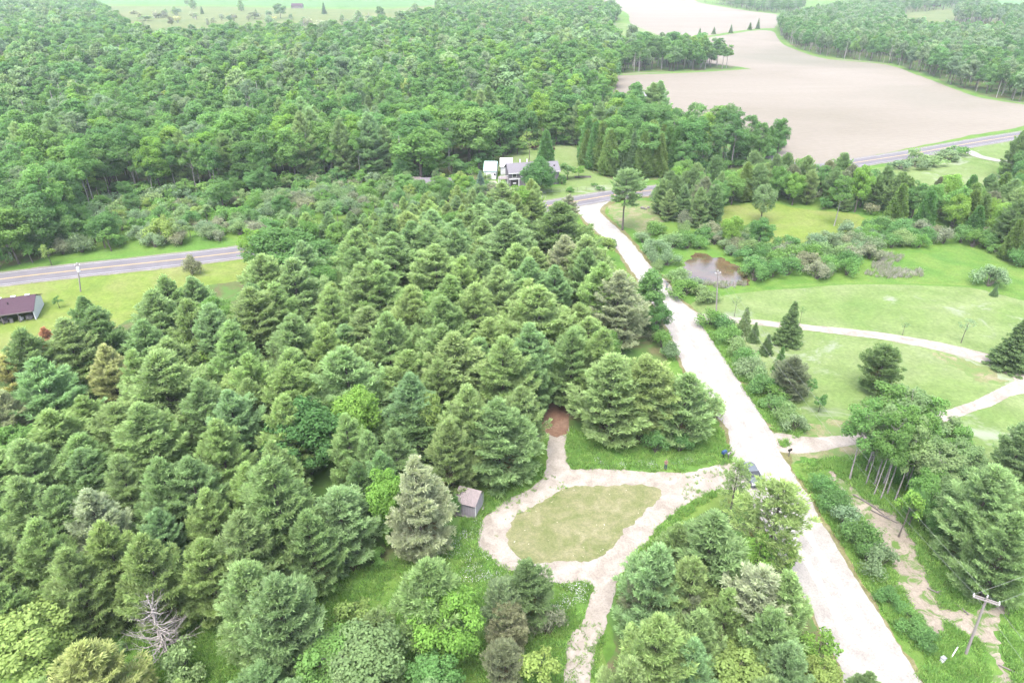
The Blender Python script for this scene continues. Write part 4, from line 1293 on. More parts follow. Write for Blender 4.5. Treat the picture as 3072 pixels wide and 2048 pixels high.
BR = [('tall', 1.0, -.1, ['fresh green'] * 4 + ['mid green'] * 5 + ['bright green'] * 2 + ['deep green'] * 2, 1.08, 1.2),
      ('aspen', .55, .35, ['fresh green', 'mid green', 'silvery green', 'mid green'], 1.12, 1.2),
      ('pine', .14, -.55, ['grey-green', 'bluish', 'dark green', 'dark green'], 1.15, 1.0),
      ('tall', .10, .1, ['yellow-green', 'pale green', 'bright green'], .95, 1.0),
      ('bare', .016, .3, ['grey-brown'], .95, 1)]
F1 = [(-100, 605), (40, 612), (120, 585), (190, 500), (260, 452), (560, 442), (740, 420), (850, 410), (1000, 405), (1080, 400), (1130, 370), (1230, 332), (1330, 334), (1350, 385), (1430, 412), (1500, 410), (1640, 410), (1775, 375), (1790, 345), (1778, 285, 14), (1700, 262, 14), (1600, 262, 14), (1560, 252, 14), (1505, 252, 6), (1470, 250, 6), (1400, 225, 14), (1385, 200, 14), (1410, 158, 6), (1420, 168), (1560, 163), (1688, 156), (1690, 100, 14), (1600, 90, 14), (1510, 85, 14), (1440, 78, 14), (1385, 60, 14), (1410, 50), (1428, 14, 14), (1330, -6, 14), (1010, -6, 14), (1000, 25, 14), (900, 45, 14), (790, 62, 14), (560, 60, 14), (430, 77, 14), (310, 68, 14), (250, 22, 14), (200, -6, 14), (-160, -10, 14)]
fill([(-100, 606), (40, 606), (125, 582), (190, 505), (262, 456), (560, 444), (740, 424), (860, 412), (860, 402), (740, 410), (560, 430), (250, 442), (180, 490), (110, 570), (-100, 592)], [('aspen', 1, 0, ['fresh green', 'mid green', 'mid green'], 1, 1.15)], 6.0, 'forest', (12, 16.5), gap=.5)
fill(F1, BR, 6.9, 'forest', (11, 18.5), dmax=330, patch=45)
w = xy(F1)
keep = [t for t in TREES]
n0 = len(TREES)
fill(F1, BR, 7.4, 'far woods', (11.5, 19.5), dmax=1700, patch=60)
fill([(-100, 618), (40, 618), (130, 590), (200, 515), (270, 462), (560, 450), (740, 428), (860, 418), (1000, 415), (1080, 412), (1135, 380), (1230, 338), (1330, 340), (1330, 326), (1230, 322), (1120, 362), (1070, 392), (850, 398), (740, 408), (560, 430), (250, 440), (180, 490), (110, 575), (-100, 590)], [('shrub', 1, 0, ['mid green', 'fresh green', 'deep green'], 1.2, 1.2), ('sapling', .5, .3, ['mid green', 'fresh green'], 2.0, 1.7)], 5.2, 'forest skirt', (2.2, 4.0), gap=.3)
fill([(1500, 405), (1640, 402), (1775, 365), (1795, 345), (1790, 325), (1760, 350), (1640, 385), (1500, 392)], [('shrub', 1, 0, ['mid green', 'fresh green', 'deep green'], 1.2, 1.2), ('cedar', .4, .3, ['cedar green', 'deep green'], 2.2, 1.1)], 4.4, 'forest skirt', (2.6, 4.6), gap=.3)
TREES[n0:] = [t for t in TREES[n0:] if t['d'] >= 330 or t['zone'] == 'forest skirt']
# dark conifers along the grove by the field and beside the house lawn
fill([(1340, 385), (1420, 410), (1500, 408), (1560, 405), (1560, 380), (1400, 360), (1345, 350)], [('cedar', 1, 0, ['cedar green', 'deep green', 'cedar green'], 1.15, 1), ('spruce', .3, .4, ['dark green'], 1.3, 1)], 4.2, 'cedar edge', (9, 13), gap=.7)
BR2 = [('tall', 1.0, -.1, ['mid green', 'fresh green', 'silvery green', 'deep green'], 1.1, .95), ('aspen', .8, .3, ['silvery green', 'mid green'], 1.1, 1), ('pine', .15, -.5, ['bluish', 'dark green'], 1.1, .9)]
fill([(1785, 72), (1803, 97), (1836, 113), (1903, 132), (2037, 145), (2117, 170), (2203, 202), (2270, 223), (2420, 245), (2420, 210), (2352, 185), (2250, 150), (2230, 140), (2420, 140), (2420, 62, 12), (2200, 58, 12), (2150, 54, 12), (2080, 50, 12), (2072, 18, 12), (1960, 2, 12), (1850, 22, 12), (1792, 34, 12)], BR2, 7.0, 'far woods', (12, 16), dmax=1700)
fill([(2230, 150), (2352, 185), (2420, 208), (2420, 150)], [('broad', 1, 0, ['pale green', 'silvery green', 'grey-brown'], .5, .8)], 6.5, 'far woods', (11, 14))
fill([(1612, 3), (1726, 25), (1783, 30), (1850, 5, 12), (1840, -12, 12), (1620, -12, 12)], BR2, 9.0, 'far woods', (12, 16), dmax=2500)
fill([(1960, -2, 12), (2070, 10, 12), (2120, 5, 12), (2240, -3, 12), (2300, 14, 12), (2420, 14, 12), (2420, 50, 12), (2330, 55, 12), (2310, 30, 12), (2240, 22, 12), (2240, -14, 12), (1960, -14, 12)], BR2, 10.0, 'far woods', (12, 17), dmax=2800)
fill([(2190, 40), (2270, 42), (2270, 58), (2190, 58)], BR2, 9.0, 'far woods', (15, 19), dmax=2800)
# brush between forest edge and highway
fill([(110, 592), (230, 584), (400, 565), (560, 548), (700, 520), (900, 500), (1080, 470), (1160, 455), (1160, 440), (1080, 425), (850, 412), (740, 422), (560, 444), (260, 455), (190, 505)], [('shrub', 1, 0, ['pale green', 'silvery green', 'fresh green', 'mid green', 'grey-brown', 'silvery green'], 1, 1.1), ('sapling', .16, .4, ['yellow-green', 'pale green', 'pale green', 'fresh green', 'fresh green'], 1.5, 1.3), ('broad', .08, -.4, ['mid green'], 2.4, .9)], 4.3, 'highway brush', (2.2, 4.0), patch=30, gap=.6)
# right-hand mixed wood and marsh shrubs
MX = [('redpine', 1, -.2, ['dark green', 'dark green', 'brownish', 'grey-green'], 1.05, 1.05), ('broad', .7, .1, ['fresh green', 'mid green', 'bright green'], 1.0, .85), ('cedar', .9, .5, ['cedar green', 'cedar green', 'deep green'], .95, 1.05), ('pine', .25, -.4, ['grey-green', 'bluish'], .9, .9), ('shrub', .4, 0, ['silvery green', 'mid green', 'grey-brown'], .35, 1)]
fill([(1500, 485), (1545, 525), (1640, 525), (1660, 490), (1720, 468), (1800, 468), (1880, 485), (1970, 490), (2030, 505), (2080, 520), (2180, 540), (2200, 556), (2280, 590), (2420, 640), (2420, 430), (2330, 440), (2280, 470), (2200, 470), (2060, 480), (2000, 470), (1930, 440), (1880, 440), (1800, 425), (1700, 436), (1600, 446), (1510, 455)], MX, 4.9, 'junction woods', (8.5, 11.5), patch=28, gap=.7)
fill([(2300, 395), (2420, 360), (2420, 440), (2330, 440)], [('broad', 1, 0, ['mid green', 'deep green'], 1.1, 1), ('redpine', .5, .3, ['dark green'], 1.2, 1)], 6, 'junction woods', (10, 13))
SW = ['silvery green', 'pale green', 'mid green', 'fresh green', 'mid green', 'grey-brown']
fill([(1722, 650), (1850, 645), (1985, 632), (2010, 585), (2100, 570), (2190, 568), (2190, 545), (2080, 525), (2010, 520), (1960, 535), (1900, 555), (1790, 568), (1720, 600)], [('shrub', 1, 0, SW, 1, 1.15)], 4.0, 'marsh', (2.6, 4.2), gap=.5)
fill([(1590, 577), (1660, 590), (1720, 612), (1760, 590), (1740, 540), (1640, 530), (1560, 530), (1560, 565)], [('shrub', 1, 0, SW, 1, 1.1)], 4.0, 'marsh', (2.0, 3.8), gap=.5)
fill([(2200, 555), (2290, 590), (2420, 640), (2420, 600), (2300, 560), (2230, 540)], [('shrub', 1, 0, SW, 1, 1.1)], 4.2, 'marsh', (2.6, 4.5))
print('trees', len(TREES), 'hand', HAND)

# ------------------------------------------------------------------ labels that single trees out
ORD = ['', 'second ', 'third ', 'fourth ', 'fifth ', 'sixth ', 'seventh ', 'eighth ', 'ninth ', 'tenth ']
MARKS = [(1080, 1185, 'the pink-roofed shed'), (1340, 1200, 'the loop drive island'), (385, 1497, 'the bare grey dead tree'), (45, 740, 'the purple-roofed shed'),
         (1238, 441, 'the round maple by the house'), (185, 669, 'the transformer pole'), (1724, 1098, 'the parked car'), (2219, 1499, 'the crossarm pole'), (1645, 630, 'the pond'),
         (1420, 455, 'the highway junction'), (1280, 960, 'the red-brown track'), (2330, 870, 'the driveway fork'), (1495, 235, 'the field barn'), (365, 560, 'the yellow highway bush'),
         (2050, 620, 'the pale reed bed'), (1098, 800, 'the reddish snag'), (715, 1100, 'the deep green tree amid pines'), (1415, 440, 'the pole at the junction'), (1645, 720, 'the driveway pole'),
         (467, 880, 'the bright tree ringed by pines'), (1537, 672, 'the black dog'), (2150, 378, 'the highway shrub clump'), (985, 428, 'the brown-roofed low shed'), (1130, 410, 'the white garages'), (1403, 195, 'the field-corner tree'), (240, 900, 'the straw-yellow pine'), (965, 1270, 'the large tan pine'), (1815, 790, 'the tall pointed spruce'), (655, 600, 'the round tree at the highway'), (118, 470, 'the pale yellow-green willow'), (2285, 660, 'the round silvery shrub'), (1280, 560, 'the dark junction pine'), (2300, 368, 'the white highway driveway')]
EXTRA = [('tan-tipped white pine deep', 'the tan-tipped pine'), ('yellow-green treetop showing', 'the yellow-green treetop amid pines'), ('bright green tree beside the large tan', 'the bright tree beside the tan pine'), ('yellow-green broadleaf tree beside', 'the yellow-green corner tree'),
         ('broad straw-green pine', 'the broad straw-green pine'), ('thin tan white pine', 'the thin tan pine'), ('slim fresh green tree', 'the slim fresh green tree'), ('mid green round tree touching', 'the mid green round highway tree'), ('tall bright green tree below', 'the tall bright green tree'),
         ('rust-brown dead pine', 'the rust-brown pine'), ('huge fresh green tree', 'the huge tree behind the garages'), ('large fresh green tree with', 'the large pale-trunked tree'), ('fresh green tree between', 'the fresh green tree at the edge'), ('bare pale dead', 'the bare pale dead tree'), ('yellowish open tree', 'the yellowish open tree'), ('bright green tree where', 'the bright tree at the road end'), ('airy white pine', 'the airy pine over the road'), ('dark brownish pine by', 'the brownish lawn pine'), ('pale green tree rising', 'the pale tree above dark pines'), ('rounded bright green tree in', 'the rounded bright marsh tree'), ('birch with', 'the single white birch')]
for frag, phrase in EXTRA:
    for t in TREES:
        if t['label'] and t['label'].startswith(frag):
            u_, v_, _f = project((t['x'], t['y'], 0))
            MARKS.append((u_, v_, phrase))
LIM = {'white_pine_tree': 300, 'broadleaf_tree': 300, 'aspen_tree': 260, 'shrub': 300}
LIM_D = 420.0
solo, mass = [], []
cnt = {}
for t in sorted(TREES, key=lambda t: (t['label'] is None, t['d'])):
    nm = KIND[t['kind']][0]
    c = cnt.get(nm, 0)
    if t['label'] is None and (c >= LIM.get(nm, 200) or (t['d'] > LIM_D and t['zone'] == 'far woods')):
        mass.append(t)
    else:
        cnt[nm] = c + 1
        solo.append(t)
print('solo', len(solo), 'mass', len(mass), cnt)
by = {}
for t in solo:
    by.setdefault(KIND[t['kind']][0], []).append(t)
for nm, ts in by.items():
    cand = []
    for u, v, phrase in MARKS:
        q = P(u, v)
        o = sorted(ts, key=lambda t: (t['x'] - q.x) ** 2 + (t['y'] - q.y) ** 2)
        for k, t in enumerate(o[:10]):
            cand.append((k, math.hypot(t['x'] - q.x, t['y'] - q.y), phrase, t))
    cand.sort(key=lambda c: (c[0], c[1]))
    for k, d_, phrase, t in cand:
        if t['label'] is None and d_ < 170 and len(phrase.split()) < 9:
            word = KIND[t['kind']][2]
            t['label'] = f"{t['tint']} {word}, {ORD[k]}nearest {word} to {phrase}"
for nm, ts in by.items():
    sub_ = {}
    for t in ts:
        sub_.setdefault(t['tint'], []).append(t)
    for tint, tt in sub_.items():
        cand = []
        for u, v, phrase in MARKS:
            q = P(u, v)
            o = sorted(tt, key=lambda t: (t['x'] - q.x) ** 2 + (t['y'] - q.y) ** 2)
            for k, t in enumerate(o[:10]):
                cand.append((k, math.hypot(t['x'] - q.x, t['y'] - q.y), phrase, t))
        cand.sort(key=lambda c: (c[0], c[1]))
        for k, d_, phrase, t in cand:
            if t['label'] is None and d_ < 170 and len(phrase.split()) + len(tint.split()) * 2 < 12:
                t['label'] = f"{tint} {KIND[t['kind']][2]}, {ORD[k]}nearest {tint} one to {phrase}"
ZN = {PL: 'crowded inside the pine plantation', 'roadside pines': 'in the pines between loop drive and gravel road', 'lower edge': 'at the lower edge below the mown strip', 'forest': 'in the forest beyond the highway', 'far woods': 'far back in the broadleaved forest', 'forest skirt': 'at the foot of the forest edge',
      'highway brush': 'in the brush between forest and highway', 'junction woods': 'in the mixed wood past the road junction', 'marsh': 'in the marsh thicket by the lawn', 'cedar edge': 'in the evergreen row beside the house lawn', 'hedge': 'in the hedge between gravel road and lawn',
      'roadside': 'in the strip along the gravel road below the driveway', 'pondside': 'between the gravel road and the pond', 'edge': 'at the edge of the pine plantation', 'aspens': 'in the clump beside the driveway', 'understorey': 'in a gap among the pines', 'pole woods': 'around the large bluish pine by the crossarm pole',
      'aspen undergrowth': 'under the aspen clump', 'house garden': 'in the garden of the grey-roofed house', 'field track': 'in the row on the field track', 'scrub field': 'standing in the pale scrub field', 'highway clump': 'in the clump beside the highway lawn', None: 'among the trees'}
for t in solo:
    if t['label'] is None:
        word = KIND[t['kind']][2]
        t['label'] = f"{t['tint']} {word} {ZN[t['zone']]}"
        t['group'] = f"{t['tint']} {word}s {ZN[t['zone']]}"
    elif t['group'] is None and t['zone']:
        t['group'] = f"{KIND[t['kind']][2]}s {ZN[t['zone']]}"

for t in solo:
    if len(t['label'].replace(',', '').split()) > 16:
        t['label'] = t['label'].replace(' one to ', ' to ')
        print('LONG', t['label'])
for t in solo:
    nm, cat, word, pa, pb = KIND[t['kind']]
    a, b, h0, R0 = LIB[t['kind']][t['i']]
    root = empty(nm, (t['x'], t['y'], 0), t['rot'], t['label'], cat, t['group'])
    sx = t['R'] / R0
    root.scale = (sx, sx, t['h'] / h0)
    c = TINT[t['tint']]
    k = rng.uniform(.88, 1.12)
    if isinstance(a, list):
        for m_ in a:
            link('branch', m_, None, root)
        link(pb, b, None, root)
        continue
    if t['kind'] == 'bare':
        link(pb, b, None, root)
        continue
    o = link(pa, a, None, root)
    o.color = (c[0] * k * rng.uniform(.94, 1.06), c[1] * k, c[2] * k * rng.uniform(.94, 1.06), 1)
    link(pb, b, None, root)

# ------------------------------------------------------------------ the far woods: one object, drawn from lighter trees
FARLIB = {}


def farlib(key, fn, items):
    FARLIB[key] = []
    for kw in items:
        a, b = fn(**kw)
        a.materials.append(M['far'])
        FARLIB[key].append((a, b, kw['h'], kw['R']))


farlib('broad', gen_broad, [dict(seed=141 + i, h=13, R=3.6, clumps=22, per=200, leaf=.55, lod=.5, base=.2, clump_r=.36) for i in range(4)])
farlib('tall', gen_broad, [dict(seed=145 + i, h=15, R=3.9, clumps=34, per=420, leaf=.36, lod=.5, base=.12, clump_r=.32, pear=.15 * (i % 2)) for i in range(5)])
farlib('aspen', gen_broad, [dict(seed=151 + i, h=15, R=2.7, clumps=24, per=320, leaf=.34, lod=.5, base=.3, bark='pale_bark', trunk_r=.15) for i in range(3)])
farlib('pine', gen_pine, [dict(seed=161 + i, h=13, R=3.0, lod=.5, density=.8) for i in range(2)])
FARLIB['bare'] = [LIB['bare'][0]]
FARLIB['thinpine'] = FARLIB['redpine'] = FARLIB['highpine'] = FARLIB['wispy'] = FARLIB['pine']
FARLIB['sapling'] = FARLIB['broad']
farlib('shrub', gen_shrub, [dict(seed=171 + i, h=2.8, R=2.0, clumps=10, per=90, leaf=.36) for i in range(2)])
farlib('cedar', gen_cone, [dict(seed=181, h=9, R=2.1, kind='cedar', lod=.4)])
FARLIB['spruce'] = FARLIB['cedar']
FARLIB['maple'] = FARLIB['thin'] = FARLIB['broad']


def scatter(name, pts, meshes, label, cat):
    """pts rows: x y z, sx sz, rot, pick, r g b ; meshes: list of lists of meshes that make one tree"""
    n = len(pts)
    me = bpy.data.meshes.new(name)
    A = np.array(pts, np.float32)
    me.vertices.add(n)
    me.vertices.foreach_set('co', np.ascontiguousarray(A[:, :3]).ravel())
    for nm, ty, dat in (('scl', 'FLOAT_VECTOR', A[:, [3, 3, 4]]), ('rot', 'FLOAT_VECTOR', np.stack([A[:, 5] * 0, A[:, 5] * 0, A[:, 5]], 1)), ('pick', 'INT', A[:, 6].astype(np.int32)), ('tint', 'FLOAT_COLOR', np.concatenate([A[:, 7:10], np.ones((n, 1))], 1))):
        at = me.attributes.new(nm, ty, 'POINT')
        at.data.foreach_set({'FLOAT_VECTOR': 'vector', 'INT': 'value', 'FLOAT_COLOR': 'color'}[ty], np.ascontiguousarray(dat, np.int32 if ty == 'INT' else np.float32).ravel())
    me.update()
    o = link(name, me)
    tag(o, label, cat, None, 'stuff')
    ng = bpy.data.node_groups.new(name, 'GeometryNodeTree')
    ng.interface.new_socket('Geometry', in_out='INPUT', socket_type='NodeSocketGeometry')
    ng.interface.new_socket('Geometry', in_out='OUTPUT', socket_type='NodeSocketGeometry')
    gi, go = ng.nodes.new('NodeGroupInput'), ng.nodes.new('NodeGroupOutput')
    iop = ng.nodes.new('GeometryNodeInstanceOnPoints')
    gj = ng.nodes.new('GeometryNodeGeometryToInstance')
    for ms in meshes:
        j2 = ng.nodes.new('GeometryNodeJoinGeometry')
        for m_ in ms:
            src = bpy.data.objects.new('tree_source', m_)
            oi = ng.nodes.new('GeometryNodeObjectInfo')
            oi.inputs['Object'].default_value = src
            ng.links.new(oi.outputs['Geometry'], j2.inputs[0])
        g1 = ng.nodes.new('GeometryNodeGeometryToInstance')
        ng.links.new(j2.outputs[0], g1.inputs[0])
        ng.links.new(g1.outputs[0], (jall := ng.nodes.get('all') or ng.nodes.new('GeometryNodeJoinGeometry')).inputs[0])
        jall.name = 'all'
    ng.nodes.remove(gj)
    ng.links.new(gi.outputs[0], iop.inputs['Points'])
    ng.links.new(jall.outputs[0], iop.inputs['Instance'])
    iop.inputs['Pick Instance'].default_value = True

    def attr(nm, ty, sock):
        na = ng.nodes.new('GeometryNodeInputNamedAttribute')
        na.data_type = ty
        na.inputs['Name'].default_value = nm
        ng.links.new([q for q in na.outputs if q.enabled and q.name == 'Attribute'][0], sock)
    attr('pick', 'INT', iop.inputs['Instance Index'])
    attr('rot', 'FLOAT_VECTOR', iop.inputs['Rotation'])
    attr('scl', 'FLOAT_VECTOR', iop.inputs['Scale'])
    ng.links.new(iop.outputs[0], go.inputs[0])
    md = o.modifiers.new('scatter', 'NODES')
    md.node_group = ng
    return o


groups = {}
for t in mass:
    k = {'broad': 'broad', 'maple': 'broad', 'thin': 'broad', 'sapling': 'broad'}.get(t['kind'], t['kind'])
    groups.setdefault('shrub' if k == 'shrub' else 'woods', []).append((k, t))
for gname, ts in groups.items():
    ks = sorted({k for k, _ in ts})
    meshes, index = [], {}
    for k in ks:
        for i, (a, b, h0, R0) in enumerate(FARLIB[k]):
            index[(k, i)] = (len(meshes), h0, R0)
            meshes.append([a, b])
    rows = []
    for k, t in ts:
        i = t['i'] % len(FARLIB[k])
        pk, h0, R0 = index[(k, i)]
        c = TINT[t['tint']]
        q = rng.uniform(.85, 1.15)
        rows.append((t['x'], t['y'], 0, t['R'] / R0, t['h'] / h0, t['rot'], pk, c[0] * q * rng.uniform(.93, 1.07), c[1] * q, c[2] * q * rng.uniform(.93, 1.07)))
    if gname == 'woods':
        scatter('far_woods', rows, meshes, 'far mixed green woods spreading out behind the nearer forest and around the ploughed field', 'woods')
    else:
        scatter('undergrowth', rows, meshes, 'dense low green brush filling the ground between nearer shrubs', 'undergrowth')

# ------------------------------------------------------------------ buildings
def axes(a, b):
    d = (b - a)
    d.z = 0
    return math.atan2(d.y, d.x), d.length


def local_roof(parent, name, mat, y0, z0, y1, z1, x0, x1, th=.12, ribs=0, rib_mat=None):
    """a sloping roof slab from (y0,z0) to (y1,z1) along x0..x1"""
    n = Vector((0, -(z1 - z0), (y1 - y0))).normalized() * th
    if n.z < 0:
        n = -n
    pts = [(x0, y0, z0), (x1, y0, z0), (x1, y1, z1), (x0, y1, z1)]
    pts += [(p[0], p[1] + n.y, p[2] + n.z) for p in pts]
    o = B().poly(pts, [(3, 2, 1, 0), (4, 5, 6, 7), (0, 1, 5, 4), (1, 2, 6, 5), (2, 3, 7, 6), (3, 0, 4, 7)]).build(name, mat, parent)
    for i in range(ribs):
        x = x0 + (x1 - x0) * (i + .5) / ribs
        a, b = Vector((x, y0, z0)) + n * 1.12, Vector((x, y1, z1)) + n * 1.12
        B().tube(a, b, .035, .035, 4).build('roof_rib', rib_mat or mat, o)
    return o


def window(parent, x, z, w, h, y=-.02, name='window'):
    f = B()
    for c, d in (((x, y, z + h / 2), (w + .16, .1, .1)), ((x, y, z - h / 2), (w + .16, .1, .1)), ((x - w / 2, y, z), (.1, .1, h - .1)), ((x + w / 2, y, z), (.1, .1, h - .1))):
        f.box(c, d)
    o = f.build(name, M['white_paint'], parent)
    B().box((x, y + .02, z), (w - .1, .03, h - .1)).build('pane', M['glass'], o)
    return o


def gable_shell(b, L, W, hw, hr, x0=0.0):
    """four walls with two gables, as wall slabs 0.15 thick; front at y=0, back at y=W"""
    b.box((x0 + L / 2, .075, hw / 2), (L, .15, hw))
    b.box((x0 + L / 2, W - .075, hw / 2), (L, .15, hw))
    for x in (x0, x0 + L - .15):
        b.prism([(.15, 0), (W - .15, 0), (W - .15, hw), (W / 2, hr), (.15, hw)], 'x', x, x + .15)
    return b


# open-fronted shed on the meadow; its far end lies outside the picture
a, b = P(-8, 746), P(84, 733)
ang, L0 = axes(a, b)
LL = 24.0
root = empty('open_shed', b, ang, 'long purple-roofed open-fronted shed with white end wall on the meadow', 'shed')
w = B()
w.prism([(0, 0), (7.2, 0), (7.2, 2.0), (3.9, 3.5), (0, 2.1)], 'x', -.18, 0)
w.build('end_wall', M['white_paint'], root)
B().box((-LL / 2 - .1, 7.1, 1.0), (LL - .2, .16, 2.0)).build('back_wall', M['wood'], root)
B().prism([(0, 0), (7.2, 0), (7.2, 2.0), (3.9, 3.5), (0, 2.1)], 'x', -LL, -LL + .18).build('end_wall', M['white_paint'], root)
B().box((-LL / 2, 4.2, 1.0), (LL - .4, .14, 2.0)).build('inner_shade_sheet', M['dark'], root)  # near-black sheet painting in the shade under the shed roof
r1 = local_roof(root, 'roof', M['purple_roof'], -.45, 2.0, 3.9, 3.55, -LL - .2, .22)
B().tube((-4.2, 2.0, 3.0), (-4.2, 2.0, 3.5), .09, .09, 8).build('vent_pipe', M['dark'], r1)
local_roof(root, 'roof', M['purple_roof'], 3.92, 3.55, 7.6, 1.95, -LL - .2, .22)
for i in range(10):
    B().box((-1.2 - i * 2.35, 3.9, 3.78), (.8, .45, .14)).build('ridge_vent', M['white_paint'], r1)
B().box((-LL / 2, -.52, 2.02), (LL, .05, .2)).build('fascia', M['wood'], root)
for i in range(9):
    B().box((-2.6 - i * 2.75, -.15, 1.02), (.16, .16, 2.0)).build('post', M['wood'], root)
rj = np.random.default_rng(5)
for i in range(9):
    x = -.9 - i * 1.5 + rj.normal() * .25
    s = rj.uniform(.5, 1.3)
    q = B()
    for k in range(3):
        q.box((rj.normal() * .2, rj.normal() * .15, .18 + .22 * k), (s * rj.uniform(.5, 1), rj.uniform(.4, .8), .36), rj.uniform(0, 3))
    o = q.build('junk_pile', M[('junk', 'white_paint', 'concrete')[i % 3]], None, b + Matrix.Rotation(ang, 3, 'Z') @ Vector((x, .9 + rj.normal() * .3, 0)))
    o['label'] = ['pale junk pile nearest the white end wall under the open shed', 'second junk pile under the open shed, counted from its white end', 'third junk pile under the open shed, counted from its white end', 'fourth junk pile under the open shed, counted from its white end',
                  'fifth junk pile under the open shed, counted from its white end', 'sixth junk pile under the open shed, counted from its white end'][i] if i < 6 else 'junk pile in the far bays of the open shed'
    tag(o, None, 'junk', 'junk piles under the open shed')

# little metal shed beside the loop drive
a, b = P(1061, 1182), P(1092, 1190)
ang, L0 = axes(a, b)
SL, SW_ = max(L0 * 1.2, 2.8), 2.5
root = empty('metal_shed', b, ang, 'small pink-roofed grey metal shed on a concrete slab by the loop drive', 'shed')
B().box((-SL / 2, SW_ / 2, .07), (SL + .5, SW_ + .5, .14)).build('slab', M['concrete'], root)
w = B()
w.box((-SL / 2, .05, 1.1), (SL, .06, 1.9))
w.box((-SL / 2, SW_ - .05, 1.1), (SL, .06, 1.9))
w.prism([(.08, .14), (SW_ - .08, .14), (SW_ - .08, 2.05), (SW_ * .78, 2.75), (.08, 2.0)], 'x', -.06, 0)
w.prism([(.08, .14), (SW_ - .08, .14), (SW_ - .08, 2.05), (SW_ * .78, 2.75), (.08, 2.0)], 'x', -SL, -SL + .06)
wall = w.build('wall', M['lilac_metal'], root)
for i in range(int(SL / .35)):
    B().box((-.2 - i * .35, .012, 1.1), (.05, .03, 1.88)).build('wall_rib', M['lilac_metal'], wall)
for i in range(7):
    B().box((.012, .3 + i * .4, 1.1 + .02 * i), (.03, .05, 1.7)).build('wall_rib', M['white_paint'], wall)
local_roof(root, 'roof', M['pink_metal'], -.18, 1.98, SW_ * .78, 2.78, -SL - .12, .12, .05, 12)
local_roof(root, 'roof', M['pink_metal'], SW_ * .78 + .03, 2.78, SW_ + .15, 2.05, -SL - .12, .12, .05, 12)
B().box((0.02, .06, 1.05), (.1, .1, 1.9)).build('corner_trim', M['white_paint'], root)
B().box((.32, 1.7, .21), (.22, .5, .14)).build('door_step', M['concrete'], root)

# house with garages
a, b = P(1170, 428), P(1283, 422)
ang, HL = axes(a, b)
root = empty('house', a, ang, 'grey-roofed split-level house with open lower garage behind the round maple', 'house')
HW = 7.0
w = gable_shell(B(), HL, HW, 4.3, 6.0)
wl = w.build('wall', M['lilac_siding'], root)
B().box((1.6, -.05, 1.15), (2.3, .06, 2.0)).build('garage_shade_panel', M['dark'], root)  # dark panel on the solid wall, painted as the garage's inner shade
B().box((1.6, -.12, 2.3), (3.4, .2, .3)).build('garage_lintel', M['white_paint'], root)
B().box((2.95, -.1, 1.1), (.25, .2, 2.15)).build('garage_post', M['white_paint'], root)
B().box((1.6, .3 - .39, 1.0), (1.0, .02, .3)).build('stored_boat', M['white_paint'], root)
for x, ww in ((1.6, 1.3), (4.2, 1.2), (7.6, 1.4), (11.0, 1.2)):
    window(root, x, 3.3, ww, 1.05)
r1 = local_roof(root, 'roof', M['grey_roof'], -.5, 4.15, HW / 2, 6.15, -.4, HL + .4, .14)
r2 = local_roof(root, 'roof', M['grey_roof'], HW / 2 + .02, 6.15, HW + .5, 4.1, -.4, HL + .4, .14)
for x in (4.0, 6.2):
    B().box((x, HW / 2 + .3, 6.6), (.3, .3, 1.2)).build('chimney', M['white_paint'], r2)
B().box((HL - 1.2, 1.5, 5.5), (.4, .4, .3)).build('roof_vent', M['dark'], r1)
B().box((HL / 2, -.58, 4.12), (HL + .8, .06, .22)).build('fascia', M['white_paint'], root)
c, s = math.cos(ang), math.sin(ang)
root2 = empty('deck', a + Vector((c * -1.6 + s * -.2, s * -1.6 - c * -.2, 0)), ang, 'pinkish raised deck with railing between the garage and the grey-roofed house', 'deck')
B().box((0, 1.6, 2.3), (2.6, 3.0, .2)).build('floor_board', M['pink_metal'], root2)
for i in range(5):
    B().box((-1.2 + i * .6, .15, 2.8), (.08, .08, .9)).build('baluster', M['white_paint'], root2)
B().box((0, .15, 3.28), (2.6, .1, .08)).build('handrail', M['white_paint'], root2)
for x in (-1.2, 1.2):
    for y in (.3, 2.9):
        B().box((x, y, 1.1), (.18, .18, 2.2)).build('post', M['white_paint'], root2)
tag(sheet('patio', [(1160, 432), (1192, 429), (1196, 437), (1162, 441)], .06, M['gravel'], .1, .6), None)


def garage(u0, v0, u1, v1, label, depth, hw, hr, aqua):
    a, b = P(u0, v0), P(u1, v1)
    ang, L = axes(a, b)
    L = max(L, 3.6)
    root = empty('garage', a, ang, label, 'garage')
    gable_shell(B(), L, depth, hw, hr).build('wall', M['white_paint'], root)
    d = B().box((L * .42, -.04, hw * .44), (L * .62, .06, hw * .82)).build('garage_door', M['white_paint'], root)
    for k in range(4):
        B().box((L * .42, -.08, hw * (.12 + .2 * k)), (L * .6, .03, .04)).build('door_groove', M['concrete'], d)
    B().tube((L * .9, -.06, hw * .6), (L * .9, .02, hw * .6), .28, .28, 12).build('oval_window', M['glass'], root)
    local_roof(root, 'roof', M['aqua'] if aqua else M['white_paint'], -.3, hw - .05, depth / 2, hr + .1, -.25, L + .25, .1, 8, M['white_paint'])
    local_roof(root, 'roof', M['white_paint'], depth / 2 + .02, hr + .1, depth + .3, hw - .1, -.25, L + .25, .1)
    return root


garage(1112, 411, 1139, 411.5, 'white garage with aqua-tinted metal roof, larger of the two', 7.5, 2.6, 4.6, True)
garage(1150, 401, 1174, 401, 'smaller white garage next to the grey-roofed house', 7.0, 2.6, 4.4, False)


